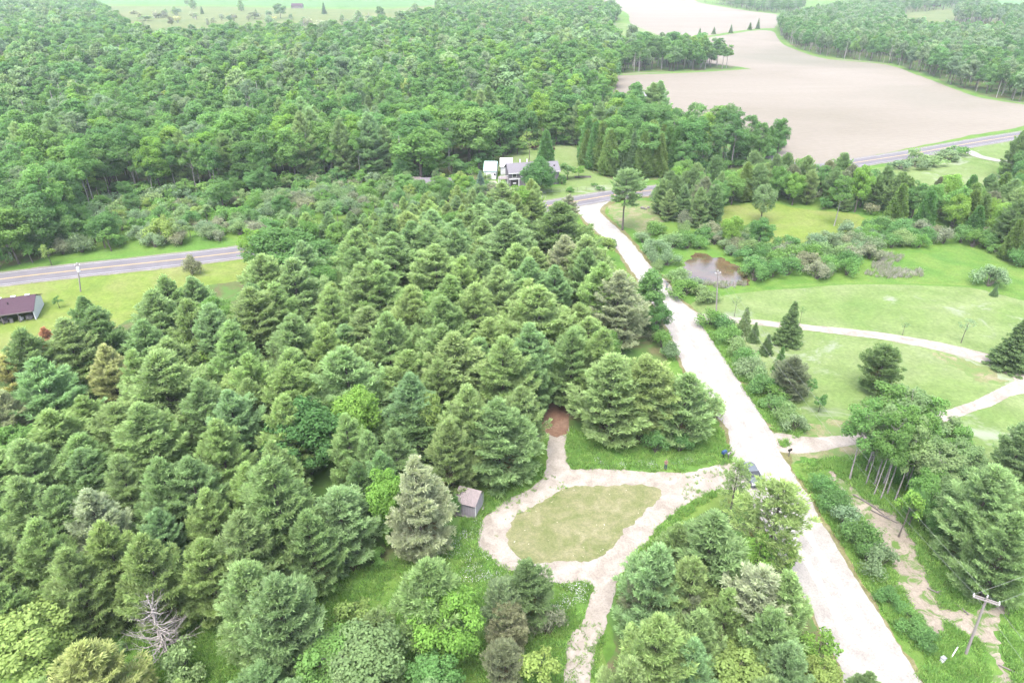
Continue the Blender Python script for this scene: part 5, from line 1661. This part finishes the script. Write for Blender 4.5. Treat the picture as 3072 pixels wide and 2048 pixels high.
def tilted_roof(u, v, L, W, mat, label, rz):
    p = P(u, v)
    root = empty('low_shed', p, rz, label, 'shed')
    b = B()
    b.box((0, 0, .9), (L, W, 1.8))
    b.build('wall', M['wood'], root)
    local_roof(root, 'roof', mat, -W / 2 - .3, 1.95, W / 2 + .3, 3.0, -L / 2 - .3, L / 2 + .3, .1, 9)


tilted_roof(951, 434, 3.6, 4.5, M['wood'], 'low shed with a brown weathered roof in the brush', .05)
tilted_roof(983, 436, 4.2, 5.0, M['lilac_siding'], 'low shed with lilac-grey metal roof in the brush below the big trees', .05)
tilted_roof(1038, 436, 4.0, 4.5, M['lilac_siding'], 'smaller lilac-grey roofed shed nearer the white garages', .05)

# barn by the ploughed field
a, b = P(1468, 268), P(1511, 268)
ang, L = axes(a, b)
root = empty('barn', a, ang, 'pale-roofed barn with a red lean-to at the edge of the ploughed field', 'barn')
gable_shell(B(), L, 12, 6.0, 9.5).build('wall', M['red_barn'], root)
local_roof(root, 'roof', M['lilac_metal'], -.5, 5.9, 6, 9.6, -.4, L + .4, .15, 12)
local_roof(root, 'roof', M['lilac_metal'], 6.02, 9.6, 12.5, 5.8, -.4, L + .4, .15)
B().box((L + 1.7, 4, 3.0), (3.2, 8, 6.0)).build('lean_to', M['red_barn'], root)
local_roof(root, 'lean_to_roof', M['lilac_metal'], -.6, 5.95, 8.4, 8.4, L + .45, L + 3.7, .12, 4)
for u, v, L_, lab, m1, m2 in ((2145, 15, 22, 'white-roofed red farm building far off beyond the pale field', 'red_barn', 'white_paint'), (682, 19, 16, 'dark-roofed farm building far off in the green crop field', 'wood', 'purple_roof')):
    root = empty('farm_building', P(u, v), .05, lab, 'farm building')
    gable_shell(B(), L_, 9, 3.4, 6.2, -L_ / 2).build('wall', M[m1], root)
    local_roof(root, 'roof', M[m2], -.5, 3.3, 4.5, 6.4, -L_ / 2 - .4, L_ / 2 + .4, .2)
    local_roof(root, 'roof', M[m2], 4.52, 6.4, 9.5, 3.2, -L_ / 2 - .4, L_ / 2 + .4, .2)


# ------------------------------------------------------------------ poles and wires
def pole(ub, vb, ut, vt, label, arm=None, rz=0.0, trans=False):
    b0 = P(ub, vb)
    h = hfrom(ub, vb, vt)
    t = P(ut, vt, h)
    root = empty('utility_pole', b0, 0, label, 'utility pole')
    tip = t - b0
    B().tube((0, 0, -.2), tip, .14, .10, 10).build('shaft', M['pole_wood'], root)
    ends = []
    if arm:
        d = Vector((math.cos(rz), math.sin(rz), 0)) * arm / 2
        c0 = tip - tip.normalized() * .45
        n = Vector((-d.y, d.x, 0)).normalized() * .13
        for sgn in (1, -1):
            B().box(c0 + n * sgn, (arm, .09, .12), rz).build('crossarm', M['pole_wood'], root)
        for sgn in (-1, 1):
            e = c0 + d * sgn * .93
            ins = B()
            for nn in (n, -n):
                ins.tube(e + nn + Vector((0, 0, .05)), e + nn + Vector((0, 0, .25)), .05, .04, 8)
            ins.build('insulator', M['white_paint'], root)
            ends.append(b0 + e + Vector((0, 0, .28)))
    B().tube(tip, tip + Vector((0, 0, .22)), .05, .04, 8).build('insulator', M['white_paint'], root)
    ends.append(b0 + tip + Vector((0, 0, .24)))
    if trans:
        q = B()
        q.tube(tip + Vector((.1, -.4, -1.6)), tip + Vector((.1, -.4, -.7)), .3, .3, 12)
        q.tube(tip + Vector((.1, -.4, -.7)), tip + Vector((.1, -.4, -.55)), .18, .1, 10)
        q.build('transformer', M['white_paint'], root)
    return ends


def wire(a, b, sag, label, grp='overhead wires'):
    pts = []
    for i in range(25):
        t = i / 24
        p = a.lerp(b, t)
        p.z -= sag * 4 * t * (1 - t)
        pts.append(p)
    o = B().path(pts, .012, .012, 4).build('overhead_wire', M['wire'])
    tag(o, label, 'wire', grp)


e1 = pole(2219, 1499, 2268, 1369, 'leaning grey pole with a crossarm beside the bare soil track', 2.2, R_(-28))
e2 = pole(1645, 721, 1649, 622, 'grey utility pole standing beside the driveway', 1.2, R_(20))
pole(185, 669, 177, 604, 'utility pole with white transformer beside the highway meadow', 1.0, R_(10), True)
pole(1414, 441, 1420, 392, 'pale utility pole at the highway junction', None)
wire(e1[2], e2[2], 1.3, 'long wire from the crossarm pole tip to the driveway pole')
wire(e1[0], e2[0], 2.3, 'lower sagging wire from the crossarm to the driveway pole')
d1 = (e1[2] - e2[2]).normalized()
wire(e1[2], e1[2] + d1 * 45, .6, 'upper wire running on past the crossarm pole')
wire(e1[0], e1[0] + d1 * 45 + Vector((0, 0, -1)), .9, 'lower wire running on past the crossarm pole')
for k, e in enumerate(e1[:2]):
    q = P(2352, 1319 + k * 40, 8.5)
    dd = (q - e).normalized()
    wire(e, e + dd * 40, .4, ['branch wire from the near crossarm end towards the bluish pine', 'branch wire from the other crossarm end, lower of the two'][k])
pa, pb = P(2182, 1513), P(2200, 1484, .9)
tag(B().tube(pa, pb, .05, .05, 8).build('guy_guard', M['white_paint']), 'white leaning guy-wire guard tube in the grass near the crossarm pole', 'guy guard')
root = empty('utility_pedestal', P(2163, 1519), .4, 'small white utility box in the grass near the crossarm pole', 'utility box')
B().box((0, 0, .3), (.42, .32, .6)).build('case', M['white_paint'], root, bevel=.03)
B().box((0, 0, .66), (.5, .4, .1)).build('lid', M['steel'], root, bevel=.02)

# mailboxes and the blue box at the drive mouth
p = P(1661, 1052)
root = empty('newspaper_box', p, .5, 'blue box with pale lettered panel on a post at the drive mouth', 'newspaper box')
B().box((0, 0, .5), (.08, .08, 1.0)).build('post', M['dark'], root)
B().box((0, 0, 1.15), (.75, .38, .42)).build('box_body', M['blue_plastic'], root, bevel=.04)
for k in (0, 1):
    B().box((0, -.2, 1.08 + .14 * k), (.5, .02, .05)).build('print_line', M['pale_blue'], root)


def mailbox(u, v, rz, mat, label):
    root = empty('mailbox', P(u, v), rz, label, 'mailbox')
    B().box((0, 0, .5), (.09, .09, 1.0)).build('post', M['wood'], root)
    prof = [(-.13, 0), (.13, 0)] + [(.13 * math.cos(a), .17 + .13 * math.sin(a)) for a in np.linspace(0, math.pi, 9)]
    o = B().prism(prof, 'x', -.27, .27).build('box_body', mat, root)
    o.location = (0, 0, 1.0)
    o2 = B().prism([(q * 1.02, w_ * 1.02) for q, w_ in prof], 'x', .272, .29).build('door', mat, root)
    o2.location = (0, 0, 1.0)
    B().box((.05, -.15, 1.3), (.12, .015, .2)).build('flag', M['red_lamp'], root)


mailbox(1672, 1055, .5, M['steel'], 'grey mailbox beside the blue box at the drive mouth')
mailbox(1811, 1047, .5, M['black_plastic'], 'dark mailbox on the driveway side of the gravel road')
tag(sheet('culvert_slab', [(1654, 1024), (1659, 1024), (1673, 1047), (1667, 1048)], .07, M['gravel'], .05, .3), None)


# ------------------------------------------------------------------ parked car
def car(u0, v0, u1, v1, label):
    a, b = P(u0, v0), P(u1, v1)
    ang, _ = axes(a, b)
    root = empty('parked_car', (a + b) / 2 + Vector((0, 0, .04)), ang, label, 'car')
    L, W = 4.6, 1.8
    # lower body: side outline swept across the width, sides tucked in at the top
    prof = [(-2.28, .35), (-2.3, .62), (-2.2, .88), (-1.3, .98), (1.0, .98), (2.0, .86), (2.27, .66), (2.3, .36), (1.75, .28), (-1.7, .28)]
    bm = bmesh.new()
    rings = []
    for y, k, zk in ((-.9, .985, .97), (-.82, 1.0, 1.0), (0, 1.005, 1.03), (.82, 1.0, 1.0), (.9, .985, .97)):
        rings.append([bm.verts.new((x * k, y, .3 + (z - .3) * zk)) for x, z in prof])
    n = len(prof)
    for r0, r1 in zip(rings, rings[1:]):
        for i in range(n):
            bm.faces.new((r0[i], r0[(i + 1) % n], r1[(i + 1) % n], r1[i]))
    bm.faces.new(rings[0][::-1])
    bm.faces.new(rings[-1])
    bmesh.ops.recalc_face_normals(bm, faces=bm.faces)
    me = bpy.data.meshes.new('body')
    bm.to_mesh(me)
    bm.free()
    link('body', me, M['car_paint'], root)

    def frustum(z0, z1, x0, x1, x2, x3, w0, w1):
        return [(x0, -w0, z0), (x1, -w0, z0), (x1, w0, z0), (x0, w0, z0), (x2, -w1, z1), (x3, -w1, z1), (x3, w1, z1), (x2, w1, z1)]
    q = frustum(.97, 1.42, -1.75, 1.05, -1.1, .25, .80, .62)
    B().poly(q, [(3, 2, 1, 0), (4, 5, 6, 7), (0, 1, 5, 4), (1, 2, 6, 5), (2, 3, 7, 6), (3, 0, 4, 7)]).build('cabin_glass', M['glass'], root)
    q = frustum(1.41, 1.47, -1.15, .30, -1.0, .15, .66, .58)
    B().poly(q, [(3, 2, 1, 0), (4, 5, 6, 7), (0, 1, 5, 4), (1, 2, 6, 5), (2, 3, 7, 6), (3, 0, 4, 7)]).build('roof', M['car_paint'], root)
    for y in (-1, 1):
        B().tube((1.07, y * .80, .98), (.26, y * .63, 1.43), .045, .04, 5).build('windscreen_pillar', M['car_paint'], root)
        B().tube((-1.76, y * .80, .98), (-1.12, y * .63, 1.43), .06, .05, 5).build('rear_pillar', M['car_paint'], root)
        B().tube((-.35, y * .815, .98), (-.38, y * .64, 1.43), .04, .04, 5).build('door_pillar', M['car_paint'], root)
        B().box((.85, y * .98, 1.0), (.14, .2, .13)).build('mirror', M['car_paint'], root, bevel=.03)
        B().box((2.16, y * .62, .72), (.16, .38, .16)).build('headlight', M['lamp_glass'], root, bevel=.03)
        B().box((-2.2, y * .66, .78), (.12, .34, .18)).build('tail_light', M['red_lamp'], root, bevel=.03)
        for x in (.35, -.75):
            B().box((x, y * .915, .84), (.2, .03, .04)).build('door_handle', M['steel'], root)
        for x in (1.4, -1.38):
            tw = B().tube((x, y * .70, .31), (x, y * .91, .31), .31, .31, 18).build('wheel', M['rubber'], root)
            B().tube((x, y * .905, .31), (x, y * .925, .31), .20, .18, 12).build('rim', M['steel'], tw)
    for x in (2.29, -2.29):
        B().box((x, 0, .52), (.08, 1.55, .14)).build('bumper', M['black_plastic'], root, bevel=.02)
        B().box((x * 1.018, 0, .66), (.03, .42, .12)).build('number_plate', M['white_paint'], root)
    B().box((2.26, 0, .64), (.05, .7, .07)).build('grille', M['black_plastic'], root)


car(1714, 1077, 1738, 1117, 'dark blue-grey parked car half hidden by a thin pine at the drive mouth')


# ------------------------------------------------------------------ people and the dog
def skinned(name, verts, edges, radii, mat, parent, sub=2):
    me = bpy.data.meshes.new(name)
    me.from_pydata(verts, edges, [])
    o = link(name, me, mat, parent)
    md = o.modifiers.new('skin', 'SKIN')
    sv = me.skin_vertices[0].data
    for i, r in enumerate(radii):
        sv[i].radius = (r, r) if not isinstance(r, tuple) else r
    sv[0].use_root = True
    md.use_smooth_shade = True
    md.branch_smoothing = .5
    sb = o.modifiers.new('sub', 'SUBSURF')
    sb.levels = sb.render_levels = sub
    return o


def person(u, v, rz, label, shirt, legs, hair, arms='bent', step=0.0):
    root = empty('person', P(u, v, .0) + Vector((0, 0, .01)), rz, label, 'person')
    # facing -Y
    V = [(0, 0, .95), (0, 0, 1.12), (0, 0, 1.34), (0, .01, 1.46), (0, -.005, 1.53), (0, -.01, 1.62), (0, -.01, 1.70)]
    E = [(0, 1), (1, 2), (2, 3), (3, 4), (4, 5), (5, 6)]
    Rr = [(.155, .11), (.14, .10), (.165, .11), (.10, .08), .055, (.075, .092), (.07, .085)]
    hands = []
    for s in (-1, 1):
        st = step * s
        i = len(V)
        V += [(s * .09, 0, .90), (s * .10, -st * .5 - .01, .50), (s * .10, -st, .09), (s * .105, -st - .13, .04)]
        E += [(0, i), (i, i + 1), (i + 1, i + 2), (i + 2, i + 3)]
        Rr += [.085, .06, .042, (.04, .03)]
        i = len(V)
        if arms == 'bent':
            pts = [(s * .20, 0, 1.38), (s * .26, .03, 1.12), (s * .10, -.24, 1.13)]
        else:
            pts = [(s * .20, 0, 1.38), (s * .25, .03 + .08 * s, 1.12), (s * .25, -.06 + .14 * s, .88)]
        V += pts
        E += [(3, i), (i, i + 1), (i + 1, i + 2)]
        Rr += [.058, .043, .03]
        hands.append((pts[-1], pts[-2]))
    body = skinned('body', V, E, Rr, M['skin'], root)
    # five separate fingers on each hand
    for (h, e), s in zip(hands, (-1, 1)):
        hv = Vector(h)
        d = (hv - Vector(e)).normalized()
        sd_ = Vector((0, 0, 1)).cross(d).normalized() if abs(d.z) < .9 else Vector((0, 1, 0))
        vs, es, rs = [tuple(hv), tuple(hv + d * .07)], [(0, 1)], [(.028, .018), (.036, .016)]
        for k, ln in enumerate((.066, .076, .072, .056)):
            o_ = hv + d * .085 + sd_ * (k - 1.5) * .019
            i = len(vs)
            vs += [tuple(o_), tuple(o_ + d * ln * .6), tuple(o_ + d * ln * .85 - Vector((0, 0, .02)))]
            es += [(1, i), (i, i + 1), (i + 1, i + 2)]
            rs += [.0095, .009, .008]
        i = len(vs)
        vs += [tuple(hv + d * .03 + sd_ * .035 * s), tuple(hv + d * .06 + sd_ * .055 * s)]
        es += [(0, i), (i, i + 1)]
        rs += [.011, .009]
        skinned('hand', vs, es, rs, M['skin'], root, 1)
    tv = [(0, 0, .93), (0, 0, 1.12), (0, 0, 1.34), (0, .01, 1.44)]
    te = [(0, 1), (1, 2), (2, 3)]
    tr = [(.175, .125), (.165, .12), (.185, .125), (.12, .095)]
    for s in (-1, 1):
        i = len(tv)
        el = (s * .26, .03, 1.12) if arms == 'bent' else (s * .25, .03 + .08 * s, 1.12)
        tv += [(s * .20, 0, 1.38), (s * .20 + (el[0] - s * .20) * .7, el[1] * .7, 1.38 + (el[2] - 1.38) * .7)]
        te += [(3, i), (i, i + 1)]
        tr += [.075, .062]
    skinned('shirt', tv, te, tr, shirt, root)
    lv = [(0, 0, .98)]
    le, lr = [], [(.165, .12)]
    for s in (-1, 1):
        st = step * s
        i = len(lv)
        lv += [(s * .09, 0, .88), (s * .10, -st * .5 - .01, .50), (s * .10, -st, .11)]
        le += [(0, i), (i, i + 1), (i + 1, i + 2)]
        lr += [.105, .078, .062]
    skinned('trousers', lv, le, lr, legs, root)
    for s in (-1, 1):
        B().box((s * .105, -step * s - .06, .045), (.1, .27, .09)).build('shoe', M['dark_cloth'], root, bevel=.03)
        B().box((s * .03, -.10, 1.635), (.02, .012, .012)).build('eye', M['dark'], root)
        B().box((s * .082, 0, 1.62), (.02, .05, .065)).build('ear', M['skin'], root, bevel=.008)
    B().prism([(-.012, 1.585), (.012, 1.585), (0, 1.63)], 'y', -.125, -.095).build('nose', M['skin'], root)
    B().box((0, -.10, 1.555), (.05, .012, .012)).build('mouth', M['red_lamp'], root)
    skinned('hair', [(0, .025, 1.60), (0, .02, 1.70), (0, -.03, 1.745)], [(0, 1), (1, 2)], [(.08, .07), (.088, .095), (.07, .06)], hair, root)
    return root


person(1528, 1077, R_(-8), 'person in pinkish shirt and blue jeans standing on the grass by the loop drive', M['shirt'], M['jeans'], M['grey_hair'])
person(1531, 664, R_(155), 'person in pale mint top walking at the edge of the gravel road', M['mint'], M['mint'], M['dark_cloth'], 'down', .12)
dp = P(1538, 677)
root = empty('dog', dp, R_(110), 'black dog at the edge of the gravel road', 'dog')
V = [(-.32, 0, .50), (0, 0, .48), (.28, 0, .52), (.42, 0, .66), (.52, 0, .74), (.66, 0, .70), (-.46, 0, .55), (-.60, 0, .68)]
E = [(0, 1), (1, 2), (2, 3), (3, 4), (4, 5), (0, 6), (6, 7)]
Rr = [(.10, .12), (.10, .12), (.11, .15), .075, .075, .04, .035, .018]
for s in (-1, 1):
    i = len(V)
    V += [(.26, s * .08, .38), (.25, s * .08, .20), (.27, s * .08, .03), (.32, s * .08, .02)]
    E += [(2, i), (i, i + 1), (i + 1, i + 2), (i + 2, i + 3)]
    Rr += [.05, .032, .026, .024]
    i = len(V)
    V += [(-.30, s * .09, .36), (-.42, s * .09, .22), (-.38, s * .09, .03), (-.33, s * .09, .02)]
    E += [(0, i), (i, i + 1), (i + 1, i + 2), (i + 2, i + 3)]
    Rr += [.065, .034, .026, .024]
    i = len(V)
    V += [(.49, s * .05, .82), (.48, s * .07, .86)]
    E += [(4, i), (i, i + 1)]
    Rr += [.025, .012]
skinned('body', V, E, Rr, M['fur'], root)

# ------------------------------------------------------------------ garden things by the house
p0, p1 = P(1350, 424), P(1372, 434)
hb = empty('garden_bed', P(1339, 407), .03, 'low raised garden bed with dark soil on the house lawn', 'garden bed')
B().box((0, 0, .2), (5.2, .9, .4)).build('frame', M['wood'], hb)
B().box((0, 0, .42), (4.9, .6, .06)).build('soil', M['dark'], hb)
f0, f1 = P(1385, 433), P(1226, 446)
ang, L = axes(f0, f1)
root = empty('wire_fence', f0, ang, 'thin wire garden fence along the highway edge of the house lawn', 'fence')
n = int(L / 2.6)
for i in range(n + 1):
    B().tube((i * L / n, 0, 0), (i * L / n, 0, 1.1), .04, .04, 5).build('post', M['wood'], root)
for z in (.35, .7, 1.05):
    B().tube((0, 0, z), (L, 0, z), .014, .014, 4).build('wire', M['steel'], root)
rr_ = np.random.default_rng(9)
for i in range(16):
    u = 1183 + rr_.uniform(0, 46)
    q = P(u, 397 - (u - 1183) * .55 + rr_.normal() * 2)
    bm = bmesh.new()
    bmesh.ops.create_icosphere(bm, subdivisions=2, radius=rr_.uniform(.35, .75))
    for vv in bm.verts:
        vv.co *= 1 + .3 * noise.noise(vv.co * 2.2 + Vector((i, 0, 0)))
        vv.co.z *= .7
    me = bpy.data.meshes.new('boulder')
    bm.to_mesh(me)
    bm.free()
    o = link('boulder', me, M['rock'], None, (q.x, q.y, .15))
    tag(o, 'grey boulder in the rockery on the bank behind the grey-roofed house', 'boulder', 'boulders of the rockery behind the house')
for i, (u, v, s) in enumerate([(1475, 478, .6), (1482, 480, .45), (1490, 477, .5)]):
    bm = bmesh.new()
    bmesh.ops.create_icosphere(bm, subdivisions=2, radius=s)
    for vv in bm.verts:
        vv.co *= 1 + .3 * noise.noise(vv.co * 2.2 + Vector((i + 30, 0, 0)))
        vv.co.z *= .7
    me = bpy.data.meshes.new('boulder')
    bm.to_mesh(me)
    bm.free()
    q = P(u, v)
    tag(link('boulder', me, M['rock'], None, (q.x, q.y, .15)), ['largest boulder on bare soil at the road junction', 'smallest boulder on bare soil at the road junction', 'boulder on bare soil nearest the red pines at the junction'][i], 'boulder', 'boulders at the junction')
# brush wood and logs along the soil track
for i, (u, v, rz, L) in enumerate([(1985, 1150, -.9, 3.0), (2010, 1168, -1.1, 4.0), (2030, 1186, -.8, 3.2), (2335, 1545, -.6, 3.0), (2205, 1395, 1.9, 2.0), (2150, 1360, -.7, 1.8)]):
    q = P(u, v)
    d = Vector((math.cos(rz), math.sin(rz), 0)) * L / 2
    b_ = B().path([-d + Vector((0, 0, .12)), Vector((rr_.normal() * .1, rr_.normal() * .1, .16)), d + Vector((0, 0, .1))], .085, .05, 6)
    b_.path([Vector((0, 0, .15)), d * .5 + Vector((-d.y, d.x, 0)) * .35 + Vector((0, 0, .4))], .05, .02, 5)
    tag(b_.build('fallen_log', M['wood'], None, q), ['fallen grey log at the upper end of the bare soil track under the aspens', 'longest fallen log beside the bare soil track', 'fallen log lying third along the soil track from the driveway', 'pale log on the soil at the picture corner past the crossarm pole', 'short stick on the ground just behind the crossarm pole', 'short log in the grass between soil track and hedge'][i], 'log', 'fallen logs by the soil track')


# ------------------------------------------------------------------ grass, reeds and flowers that nobody could count
def tuft_mesh(name, seed, n, h, spread, mat, w=.05, lean=.5):
    r = np.random.default_rng(seed)
    C = np.stack([r.normal(size=n) * spread, r.normal(size=n) * spread, np.zeros(n)], 1)
    D = np.array([0, 0, 1.0]) + r.normal(size=(n, 3)) * lean * np.array([1, 1, .1])
    me = quads(name, [blades(C, D, h * r.uniform(.5, 1.15, n), np.full(n, w), r, r.random(n), r.random(n) * .5)])
    me.materials.append(mat)
    return me


TUFT = [tuft_mesh('grass_tuft', 300 + i, 26, .55, .22, M['far'], .07, .55) for i in range(3)]
REED = [tuft_mesh('reed_tuft', 310 + i, 24, 1.7, .3, M['far'], .07, .14) for i in range(2)]


def strew(name, polys, n, meshes, cols, sc, label, cat, avoid=(), edge=0.0):
    rows = []
    for poly, share in polys:
        w_ = xy(poly)
        x0, y0 = w_.min(0)
        x1, y1 = w_.max(0)
        want = int(n * share)
        got = 0
        for _ in range(40):
            q = np.stack([rng.uniform(x0, x1, want), rng.uniform(y0, y1, want)], 1)
            q = q[inside(w_, q)]
            for av in avoid:
                q = q[~inside(av, q)]
            for x, y in q:
                if nz(x, y, 2.5, 4.4) + .5 * nz(x, y, .8, 2.1) < rng.uniform(-.5, .5):
                    continue
                c = cols[int(rng.integers(len(cols)))]
                k = rng.uniform(.8, 1.2)
                s = rng.uniform(*sc)
                rows.append((x, y, .0, s, s * rng.uniform(.7, 1.2), rng.uniform(0, 6.28), rng.integers(len(meshes)), c[0] * k, c[1] * k, c[2] * k))
                got += 1
                if got >= want:
                    break
            if got >= want:
                break
    return scatter(name, rows, [[m_] for m_ in meshes], label, cat)


AV_SOIL = [xy([(1905, 1085), (1945, 1110), (1990, 1150), (2060, 1187), (2102, 1250), (2122, 1310), (2142, 1360), (2170, 1430), (2155, 1475), (2100, 1410), (2060, 1340), (2034, 1260), (1984, 1200), (1936, 1150)]), xy([(2140, 1400), (2230, 1395), (2310, 1400), (2305, 1450), (2310, 1500), (2335, 1600), (2270, 1600), (2270, 1540), (2250, 1470), (2190, 1440)])]
AV = [xy(ROAD_L + list(reversed(ROAD_R))),
      xy([(1304, 1476), (1331, 1429), (1351, 1379), (1364, 1346), (1347, 1337), (1284, 1341), (1247, 1333), (1174, 1313), (1127, 1279), (1099, 1259), (1104, 1219), (1121, 1179), (1184, 1139), (1244, 1096), (1254, 1066), (1255, 1030), (1261, 1000), (1254, 960), (1300, 960), (1303, 1010), (1301, 1046), (1304, 1066), (1317, 1077), (1384, 1076), (1451, 1079), (1568, 1084), (1634, 1071), (1690, 1062), (1740, 1090), (1720, 1125), (1675, 1122), (1631, 1132), (1588, 1151), (1546, 1179), (1512, 1211), (1484, 1249), (1464, 1263), (1434, 1313), (1411, 1363), (1394, 1429), (1374, 1479), (1357, 1539), (1344, 1640), (1280, 1640)])]
GC = [(.125, .230, .062), (.145, .250, .066), (.110, .205, .060), (.165, .255, .078)]
strew('grass', [([(180, 1568), (230, 1470), (420, 1410), (690, 1410), (760, 1330), (900, 1290), (1040, 1250), (1090, 1140), (1180, 1110), (1260, 1060), (1310, 985), (1420, 1030), (1600, 1010), (1650, 980), (1690, 1060), (1690, 1100), (1480, 1260), (1400, 1400), (1350, 1600), (180, 1600)], .45),
                ([(1815, 1070), (1870, 1060), (1990, 1040), (2080, 1120), (2200, 1200), (2400, 1300), (2400, 1600), (2130, 1600), (2060, 1450), (1975, 1320), (1910, 1210), (1850, 1120)], .40), ([(1612, 745), (1640, 740), (1790, 900), (1850, 990), (1800, 1030), (1755, 960)], .15)],
      21000, TUFT, GC, (.5, 1.15), 'long lush grass growing around the loop drive and along the gravel road', 'grass', AV + AV_SOIL)
strew('drive_weeds', [([(1300, 1490), (1335, 1430), (1395, 1430), (1350, 1600), (1290, 1600)], .5), ([(1580, 1090), (1680, 1070), (1670, 1120), (1560, 1150)], .3), ([(1110, 1180), (1260, 1090), (1330, 1110), (1170, 1200)], .2)], 260, TUFT, GC, (.3, .7), 'sparse weeds growing through the gravel of the loop drive', 'weeds')
strew('reeds', [([(1985, 630), (2000, 612), (2018, 590), (2045, 580), (2075, 590), (2060, 605), (2030, 615), (2118, 622), (2118, 637), (2030, 640)], .85), ([(1600, 645), (1640, 652), (1712, 646), (1716, 657), (1665, 665), (1610, 656)], .15)], 1000, REED, [(.22, .215, .20), (.27, .26, .245), (.19, .19, .15), (.14, .20, .075)], (.35, .65), 'pale dead reeds standing in the wet meadow', 'reeds')
DAISY = bpy.data.meshes.new('flower_head')
b_ = B()
for k in range(5):
    a = k * 1.2566
    x, y, q = math.cos(a) * .30 * (k + 1) / 3, math.sin(a) * .30 * (k + 1) / 3, .025
    b_.poly([(x - q, y - q, .3), (x + q, y - q, .31), (x + q, y + q, .33), (x - q, y + q, .31)], [(0, 1, 2, 3)])
DAISY.from_pydata(b_.v, [], b_.f)
DAISY.materials.append(M['white_paint'])
strew('wildflowers', [([(1040, 1250), (1100, 1190), (1100, 1260), (1130, 1285), (1170, 1320), (1060, 1340), (1020, 1300)], .5), ([(1250, 1345), (1345, 1345), (1340, 1390), (1260, 1400)], .3), ([(1320, 1060), (1600, 1050), (1600, 1080), (1320, 1070)], .2)], 170, [DAISY], [(.5, .5, .5)], (.7, 1.3), 'white wildflowers dotted in the long grass beside the loop drive', 'wildflowers', AV)

# ------------------------------------------------------------------ summer haze in the air
hz = B().box((0, 4300, 32), (14600, 9800, 74)).build('haze', None)
hm = bpy.data.materials.new('haze')
hm.use_nodes = True
ht = hm.node_tree
for n in list(ht.nodes):
    ht.nodes.remove(n)
pv = ht.nodes.new('ShaderNodeVolumePrincipled')
pv.inputs['Color'].default_value = (.82, .92, 1.0, 1)
pv.inputs['Density'].default_value = HAZE
pv.inputs['Anisotropy'].default_value = .2
ho = ht.nodes.new('ShaderNodeOutputMaterial')
ht.links.new(pv.outputs[0], ho.inputs['Volume'])
hz.data.materials.append(hm)
tag(hz, None, None, None, 'stuff')
